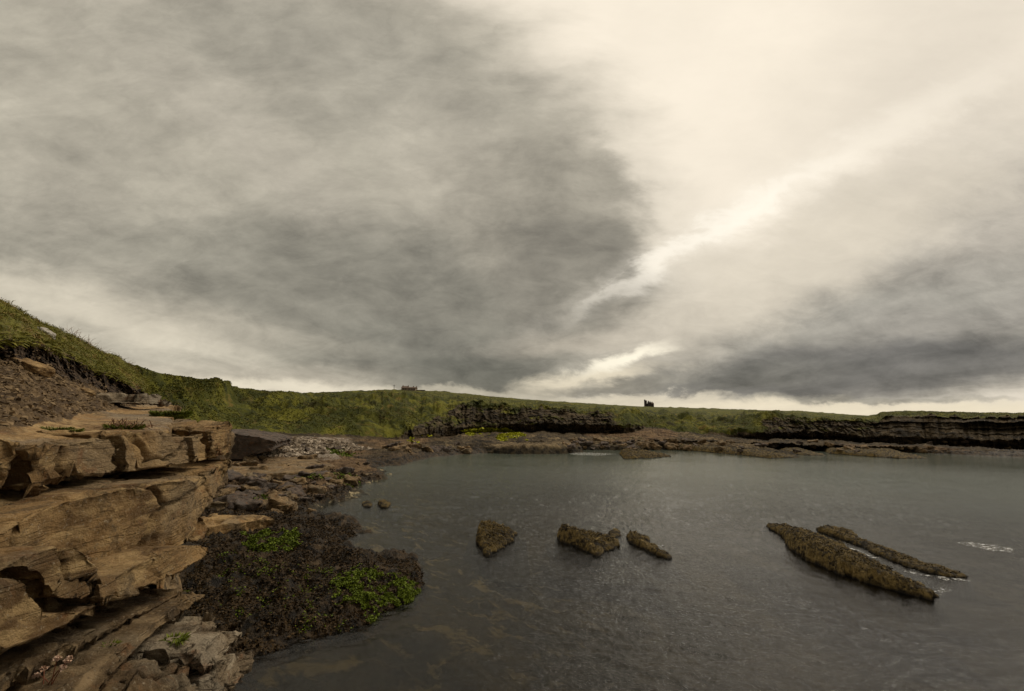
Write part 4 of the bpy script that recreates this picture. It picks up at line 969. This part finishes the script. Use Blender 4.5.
bpy.context.view_layer.update()
dgf = bpy.context.evaluated_depsgraph_get(); rf = np.random.default_rng(77)
for k in range(150):
    a, b = (rf.uniform(565, 705), rf.uniform(440, 449)) if k < 90 else (rf.uniform(700, 1010), rf.uniform(441, 452)) if k < 125 else (rf.uniform(380, 470), rf.uniform(444, 452))
    ok, loc, nor, idx, ob, mt = SC.ray_cast(dgf, Vector((0, 0, EYE)), Vector(ray(a, b)).normalized())
    if not ok or loc.z < .3 or loc.y < 85: continue
    sz = rf.uniform(.5, 1.3) ** 2 * 1.6 + .4
    o = bpy.data.objects.new('boulder', BM[k % 8]); COL.objects.link(o); o.location = loc; o.rotation_euler = (rf.uniform(-.3, .3), rf.uniform(-.3, .3), rf.uniform(0, 6.3)); o.scale = (sz, sz, sz * rf.uniform(.6, .95))
    tag(o, 'brown boulder lying among many on the far shelves below the cliffs', 'boulder', 'boulders on the far shelves')
# yellow weed on the far shelf
def spread_on(y0, y1, px0, px1, py0, py1, n, seed):
    r = np.random.default_rng(seed); out = []
    dg = bpy.context.evaluated_depsgraph_get()
    for k in range(n):
        rr_ = ray(r.uniform(px0, px1), r.uniform(py0, py1)); v = Vector(rr_).normalized()
        ok, loc, nor, idx, ob, mt = SC.ray_cast(dg, Vector((0, 0, EYE)), v)
        if ok and y0 < loc.y < y1 and nor.z > .3: out.append(np.array(loc))
    return np.array(out)
def on_surface(name, polys, n, size, mat, label, cat, seed, y0=1, y1=400, lift=.0, nz=.1, thr=.40, **kw):
    """cover whatever surface lies along the sight lines inside the outline, at its true place"""
    r = np.random.default_rng(seed); dg = bpy.context.evaluated_depsgraph_get(); out = []
    A = np.array(polys); q = r.uniform(A.min(0), A.max(0), (n * 4, 2)); m = poly_sdf(q[:, 0], q[:, 1], polys) > 0
    m &= fbm(np.stack([q[:, 0] * .22, q[:, 1] * .5, 0 * q[:, 0]], 1), 4, seed, .6) > thr
    for a, b in q[m][:n]:
        ok, loc, nor, idx, ob, mt = SC.ray_cast(dg, Vector((0, 0, EYE)), Vector(ray(a, b)).normalized())
        if ok and y0 < loc.y < y1 and nor.z > nz and loc.z > .1: out.append(np.array(loc))
    if len(out) < 5: return
    return leafy(name, np.array(out), size, mat, label=label, cat=cat, seed=seed, lift=lift, **kw)
bpy.context.view_layer.update()
on_surface('yellow_algae', [(462, 430), (480, 428), (505, 428), (524, 434), (528, 441), (505, 441), (486, 439), (468, 435)], 11000, .5, M_ALGA_Y, 'bright yellow green weed patch on the shelf below the middle cliffs', 'algae', 11, y0=100, thr=.30, lift=.03, elong=1.3, up=.12)
on_surface('yellow_algae', [(400, 437), (430, 435), (440, 440), (420, 443), (402, 441)], 250, .7, M_ALGA_Y, 'scattered yellow green weed spots left of the bright yellow patch', 'algae', 12, y0=80, lift=.05, elong=1.3, up=.3)
on_surface('yellow_algae', [(530, 433), (560, 433), (590, 434), (560, 436)], 250, .6, M_ALGA_Y, 'thin yellow weed line right of the bright yellow patch', 'algae', 13, y0=80, lift=.05, elong=1.3, up=.3)

# ------------------------------------------------------------------ grass of the near slope
V, S = HEAD['V'], HEAD['s']
m = (S > 3.97) & (S < 5.05); pts = V[m]; r = np.random.default_rng(3)
w = pts[:, 1] ** 2; k = r.choice(len(pts), 60000, p=w / w.sum()); g = pts[k] + r.normal(size=(60000, 3)) * np.array([.06, .06, .0])
leafy('grass', g, .10, M_GRASS, label='rough olive grass on the near slope above the soil bank', cat='grass', up=1.3, elong=9, seed=4)
m = (S > 3.9) & (S < 4.12); pts = V[m]; k = r.choice(len(pts), 4500)
leafy('grass', pts[k], .15, M_GRASS, label='ragged turf edge hanging over the dark soil bank', cat='grass', up=.6, elong=7, seed=5, lift=-.03)
m = (S > 4.93) & (S < 5.03) & (V[..., 0] / V[..., 1] > -1.2); pts = V[m]; nz_ = fbm(pts * .5, 3, 3); pts = pts[nz_ > .50]; k = r.choice(len(pts), 260)
leafy('grass', pts[k], .42, M_DRY, label='dry seeding stalks along the crest of the near slope', cat='grass', up=1.5, elong=45, seed=6)
m = (S > 1.95) & (S < 3.0); pts = V[m]; k = r.choice(len(pts), 6500)
# stones of the scree: little angular solids in one mesh
def stones(name, P0, size, mat, label, seed):
    r = np.random.default_rng(seed); n = len(P0)
    base = np.array([(x, y, z) for x in (-1, 1) for y in (-1, 1) for z in (-1, 1)]) * .5
    fc = np.array([(0, 1, 3, 2), (4, 6, 7, 5), (0, 4, 5, 1), (2, 3, 7, 6), (0, 2, 6, 4), (1, 5, 7, 3)])
    s = size * r.uniform(.25, 1, n) ** 2.2 * 1.8; B = base[None] * (1 + r.uniform(-.6, .5, (n, 8, 3))) * np.array([1, .75, .4]) * s[:, None, None]
    a = r.uniform(0, 6.3, n); c, q = np.cos(a), np.sin(a)
    B = np.stack([B[..., 0] * c[:, None] - B[..., 1] * q[:, None], B[..., 0] * q[:, None] + B[..., 1] * c[:, None], B[..., 2] + B[..., 0] * r.uniform(-.4, .4, n)[:, None]], -1)
    Vv = (B + P0[:, None]).reshape(-1, 3); Fq = (np.arange(n)[:, None, None] * 8 + fc[None]).reshape(-1, 4)
    o = mesh_np(name, Vv, Fq, mat, dict(tint=np.repeat(r.uniform(0, 1, n), 8)), smooth=False); return tag(o, label, 'stones', None, 'stuff')
def stone_mat():
    T = new_mat("loose_stone"); c = T.mix(T.attr('tint'), (0.060, 0.038, 0.018), (0.30, 0.205, 0.105)); c = T.mix(T.m('MULTIPLY', T.noise(T.pos, 30, 4, .6), .5), c, (0.06, 0.04, 0.025)); T._in(T.b.inputs['Base Color'], c); return T.mat
M_STONE = stone_mat()
stones('scree', pts[k], .055, M_STONE, 'loose angular stones on the scree below the soil bank', 8)
m = (S > 3.0) & (S < 3.9); pts = V[m]; k = r.choice(len(pts), 700)
stones('scree', pts[k], .05, M_STONE, 'small stones stuck in the dark soil bank', 9)

# tussocks of the far slopes
V, gq, S, px_ = COAST['V'], COAST['g'], COAST['s'], COAST['px']
m = (gq > .62) & (S > 3.1) & (S < 6.97) & (px_ > 90) & (px_ < 1030) & (V[:, 1] < 330); pts = V[m]
w = np.where(px_[m] < 430, 1.0, .45); w = w * np.clip(pts[:, 1] / 130, .3, 1) ** 2; k = r.choice(len(pts), 150000, p=w / w.sum()); pts = pts[k]; nn = fbm(pts * .09, 3, 44); pts = pts[nn > .30]
M_TUSS = leaf_mat("tussock", (0.045, 0.050, 0.007), (0.170, 0.152, 0.020), (0.085, 0.078, 0.012))
leafy('grass', pts + np.array([0, 0, -.05]), .30, M_TUSS, label='tussocky rough grass covering the slopes round the bay', cat='grass', up=1.1, elong=3.0, seed=14)

# pebble beach
q = np.random.default_rng(21).uniform((238, 434), (372, 458), (16000, 2)); dg = bpy.context.evaluated_depsgraph_get(); bp = []
pl = [(240, 447), (262, 437), (300, 437), (345, 442), (372, 449), (340, 452), (300, 457), (262, 456)]
for a, b in q[poly_sdf(q[:, 0], q[:, 1], pl) > 0]:
    ok, loc, nor, idx, ob, mt = SC.ray_cast(dg, Vector((0, 0, EYE)), Vector(ray(a, b)).normalized())
    if ok and loc.y > 70 and ob.name.startswith(('rocky', 'coastal')): bp.append(np.array(loc))
def pebble_mat():
    T = new_mat("beach_pebble"); c = T.mix(T.attr('tint'), (0.10, 0.075, 0.05), (0.50, 0.41, 0.31)); T._in(T.b.inputs['Base Color'], c); return T.mat
stones('pebbles', np.array(bp), .42, pebble_mat(), 'pale pebbles of the small beach at the head of the bay', 10)

# ------------------------------------------------------------------ plants on the ledge
def drop(px, py, D, default=None):
    ok, loc, nor, idx, ob, mt = SC.ray_cast(bpy.context.evaluated_depsgraph_get(), Vector((0, 0, EYE)), Vector(ray(px, py)).normalized())
    return np.array(loc) if ok and loc.y < 40 else at_y(px, py, D)
def tuft(px, py, D, w, h, n, label, mat, seed, name='grass_tuft'):
    c = drop(px, py, D); r = np.random.default_rng(seed); a = r.uniform(0, 6.3, n); rad = np.sqrt(r.uniform(0, 1, n)) * w
    P0 = c + np.stack([np.cos(a) * rad, np.sin(a) * rad * .7, (1 - (rad / w) ** 2) * h * .5 - .02], 1)
    o = leafy(name, P0, h, mat, kind=None, label=label, cat='plant', up=1.3, elong=8, seed=seed)
    return o
M_TUFT = leaf_mat("tuft_green", (0.055, 0.075, 0.008), (0.18, 0.20, 0.022))
T1 = [(57, 430, 5.6, .17, .07, 900, 'small green tuft, leftmost on the ledge', M_TUFT, 31), (75, 430, 5.8, .09, .05, 400, 'smallest green tuft, just right of the leftmost one', M_TUFT, 32),
      (124, 429, 6.6, .24, .10, 1100, 'green tuft with dry pinkish stalks at the middle of the ledge', M_TUFT, 33), (171, 416, 9.2, .36, .14, 2200, 'largest green tuft on the ledge, toward the nose', M_TUFT, 34),
      (110, 645, 3.6, .05, .05, 120, 'tiny green sprig between the thin dark slabs', M_TUFT, 35), (176, 640, 3.9, .09, .07, 260, 'green tuft on the lumpy lichened rock', M_TUFT, 36), (187, 592, 4.0, .08, .09, 220, 'green tuft at the tips of the thin slabs', M_TUFT, 37)]
bpy.context.view_layer.update()
TU = [tuft(*a) for a in T1]
c = drop(126, 427, 6.6); tf = leafy('dry_stalks', c + np.random.default_rng(2).normal(size=(260, 3)) * np.array([.16, .10, .01]), .13, M_DRY, up=1.5, elong=14, seed=7, parent=TU[2]); 

# dried thrift flowers at the lower left
def thrift():
    base = drop(50, 684, 3.3); e = empty('thrift_plant', base, 'dried pinkish flower heads on reddish stalks, at the lower left corner', 'plant')
    Mh = leaf_mat("dry_petal", (0.42, 0.26, 0.17), (0.62, 0.44, 0.33)); r = np.random.default_rng(12)
    Ms = leaf_mat("red_stalk", (0.10, 0.03, 0.015), (0.20, 0.07, 0.035))
    for tx, ty in ((57, 659), (63, 668), (67, 662), (44, 669), (36, 676), (69, 659)):
        top = at_y(tx, ty, base[1] + r.uniform(-.06, .04)) - base; b0 = np.array([r.uniform(-.03, .03), r.uniform(-.03, .03), -.01])
        vs, fs = [], []
        for k in range(9):
            f = k / 8; p = b0 + (top - b0) * f + np.array([0, 0, .02]) * math.sin(f * 3.14); rad = .0045 - .002 * f
            for j in range(5): vs.append(p + np.array([math.cos(j * 1.2566), math.sin(j * 1.2566), 0]) * rad)
        for k in range(8):
            for j in range(5): fs.append((k * 5 + j, k * 5 + (j + 1) % 5, k * 5 + 5 + (j + 1) % 5, k * 5 + 5 + j))
        mesh_np('stalk', vs, fs, Ms, dict(tint=r.uniform(0, 1, len(vs))), parent=e)
        n = 90; d = r.normal(size=(n, 3)); d /= np.linalg.norm(d, axis=1)[:, None]; d[:, 2] = abs(d[:, 2]) * .9
        leafy('flower_head', top + d * .014, .016, Mh, up=1.2, elong=1.5, seed=int(tx), parent=e)
thrift()

# pale rocks on the slope
block('rock_block', [(146, 404, 9.5), (148, 394, 9.6), (158, 392, 9.6), (168, 397, 9.5), (176, 405, 9.3), (172, 408, 9.3)], M_ROCK_PALE, 1.6, .05, 'whitish rock at the end of the soil bank, on the ledge', amp=.5, seed=111, gap=0)
def slope_stone(px, py, sx, sy, mat, label, seed):
    c = drop(px, py, 15); o = bpy.data.objects.new('stone', boulder_mesh(seed, mat)); COL.objects.link(o); o.location = c; o.scale = (sx, sx, sy); o.rotation_euler = (0, .35, .3); tag(o, label, 'stone')
slope_stone(46, 334, .55, .45, M_ROCK_WHITE, 'whitish stone lying in the grass of the near slope', 201)
slope_stone(29, 366, .55, .30, M_ROCK, 'flat brown stone wedged under the dark soil bank at left', 202)
slope_stone(82, 390, .45, .25, M_ROCK, 'reddish brown stone low in the soil bank above the scree', 203)

# ------------------------------------------------------------------ buildings on the skyline
def plain_mat(name, c, nscale=.8):
    T = new_mat(name); T._in(T.b.inputs['Base Color'], T.mix(T.step(T.noise(T.pos, nscale, 5, .6), .35, .65), tuple(v * .75 for v in c), c)); return T.mat
M_WALL, M_ROOFM, M_CAST, M_WIN = plain_mat("render_wall", (.30, .23, .17)), plain_mat("slate_roof", (.13, .085, .06)), plain_mat("grey_ashlar", (.085, .068, .060)), plain_mat("dark_glass", (.02, .02, .022))
def boxmesh(name, boxes, mat, parent, gable=()):
    bm = bmesh.new()
    for x0, x1, y0, y1, z0, z1 in boxes:
        vs = [bm.verts.new((x, y, z)) for x in (x0, x1) for y in (y0, y1) for z in (z0, z1)]
        for f in ((0, 1, 3, 2), (4, 6, 7, 5), (0, 4, 5, 1), (2, 3, 7, 6), (0, 2, 6, 4), (1, 5, 7, 3)): bm.faces.new([vs[k] for k in f])
    for x0, x1, y0, y1, z0, z1 in gable:       # pitched prism, ridge along x
        ym = (y0 + y1) / 2
        a = [bm.verts.new(p) for p in ((x0, y0, z0), (x0, y1, z0), (x0, ym, z1), (x1, y0, z0), (x1, y1, z0), (x1, ym, z1))]
        for f in ((0, 2, 1), (3, 4, 5), (0, 3, 5, 2), (1, 2, 5, 4), (0, 1, 4, 3)): bm.faces.new([a[k] for k in f])
    bmesh.ops.recalc_face_normals(bm, faces=bm.faces[:])
    me = bpy.data.meshes.new(name); bm.to_mesh(me); bm.free(); me.materials.append(mat)
    o = bpy.data.objects.new(name, me); COL.objects.link(o); o.parent = parent; return o
def ground_at(px, D, z0):
    q = at_y(px, 400, D); ok, loc, nor, idx, ob, mt = SC.ray_cast(bpy.context.evaluated_depsgraph_get(), Vector((q[0], D, 200)), Vector((0, 0, -1)))
    return np.array([q[0], D, loc.z if ok else z0])
def castle():
    p = ground_at(648.8, 805, 17); s = 805 / 500 * 1.2
    e = empty('castle', p, 'small dark turreted castle alone on the far skyline', 'castle'); u_ = s
    boxmesh('wall', [(-1.6 * u_, 3.6 * u_, -4, 4, -4, 2.4 * u_), (-.8 * u_, 1.4 * u_, -3.6, 3.6, 2.4 * u_, 3.5 * u_)], M_CAST, e)
    t = boxmesh('tower', [(-3.7 * u_, -1.9 * u_, -2, 2, -4, 4.6 * u_), (-3.7 * u_, -3.1 * u_, -2, 2, 4.6 * u_, 5.6 * u_)], M_CAST, e)
    boxmesh('tower_roof', [], M_ROOFM, t, [(-3.0 * u_, -1.9 * u_, -2, 2, 4.6 * u_, 5.1 * u_)])
    boxmesh('turret', [(-.9 * u_, -.2 * u_, -2, 0, 3.5 * u_, 4.6 * u_)], M_CAST, e); boxmesh('turret', [(.5 * u_, 1.1 * u_, -2, 0, 3.5 * u_, 4.2 * u_)], M_CAST, e)
    boxmesh('roof', [], M_ROOFM, e, [(1.5 * u_, 3.7 * u_, -3.8, 3.8, 2.4 * u_, 3.3 * u_)])
    boxmesh('chimney', [(2.4 * u_, 2.8 * u_, -1, 1, 3.0 * u_, 4.0 * u_)], M_CAST, e)
    for k in range(4): boxmesh('window', [((-1.0 + k * 1.1) * u_, (-.7 + k * 1.1) * u_, -4.06, -4.003, .8 * u_, 1.5 * u_)], M_WIN, e)
castle()
def houses():
    D_ = 296; u_ = D_ / 500
    p = ground_at(411, D_, 22)
    e = empty('farmhouse', p, 'low pinkish farmhouse with gables and chimneys on the left skyline', 'house')
    boxmesh('wall', [(-9 * u_, 5 * u_, -3, 3, -3, 2.0 * u_)], M_WALL, e)
    boxmesh('roof', [], M_ROOFM, e, [(-9.3 * u_, -3.2 * u_, -3.3, 3.3, 2.0 * u_, 4.2 * u_), (-3.0 * u_, 5.3 * u_, -3.3, 3.3, 2.0 * u_, 3.4 * u_)])
    for x in (-8.8, -3.6, 1.5, 4.6): boxmesh('chimney', [(x * u_, (x + .8) * u_, -.4, .4, 2.8 * u_, 4.9 * u_ if x < 0 else 4.2 * u_)], M_WALL, e)
    for x in (-7.5, -5.0, -1.8, 1.0, 3.2): boxmesh('window', [(x * u_, (x + .9) * u_, -3.06, -3.003, .6 * u_, 1.5 * u_)], M_WIN, e)
    p = ground_at(420, D_, 22); w = empty('stone_wall', p, 'dark low wall running right from the farmhouse', 'wall')
    boxmesh('coping', [(-4 * u_, 4.5 * u_, -.4, .4, -2, 1.0 * u_)], M_CAST, w)
    p = ground_at(393.5, D_, 22); w = empty('pole', p, 'thin upright pole standing left of the farmhouse', 'pole')
    boxmesh('mast', [(-.12, .12, -.12, .12, -1, 5.2 * u_)], M_CAST, w); boxmesh('crossbar', [(-.7, .7, -.08, .08, 4.6 * u_, 4.8 * u_)], M_CAST, w)
houses()
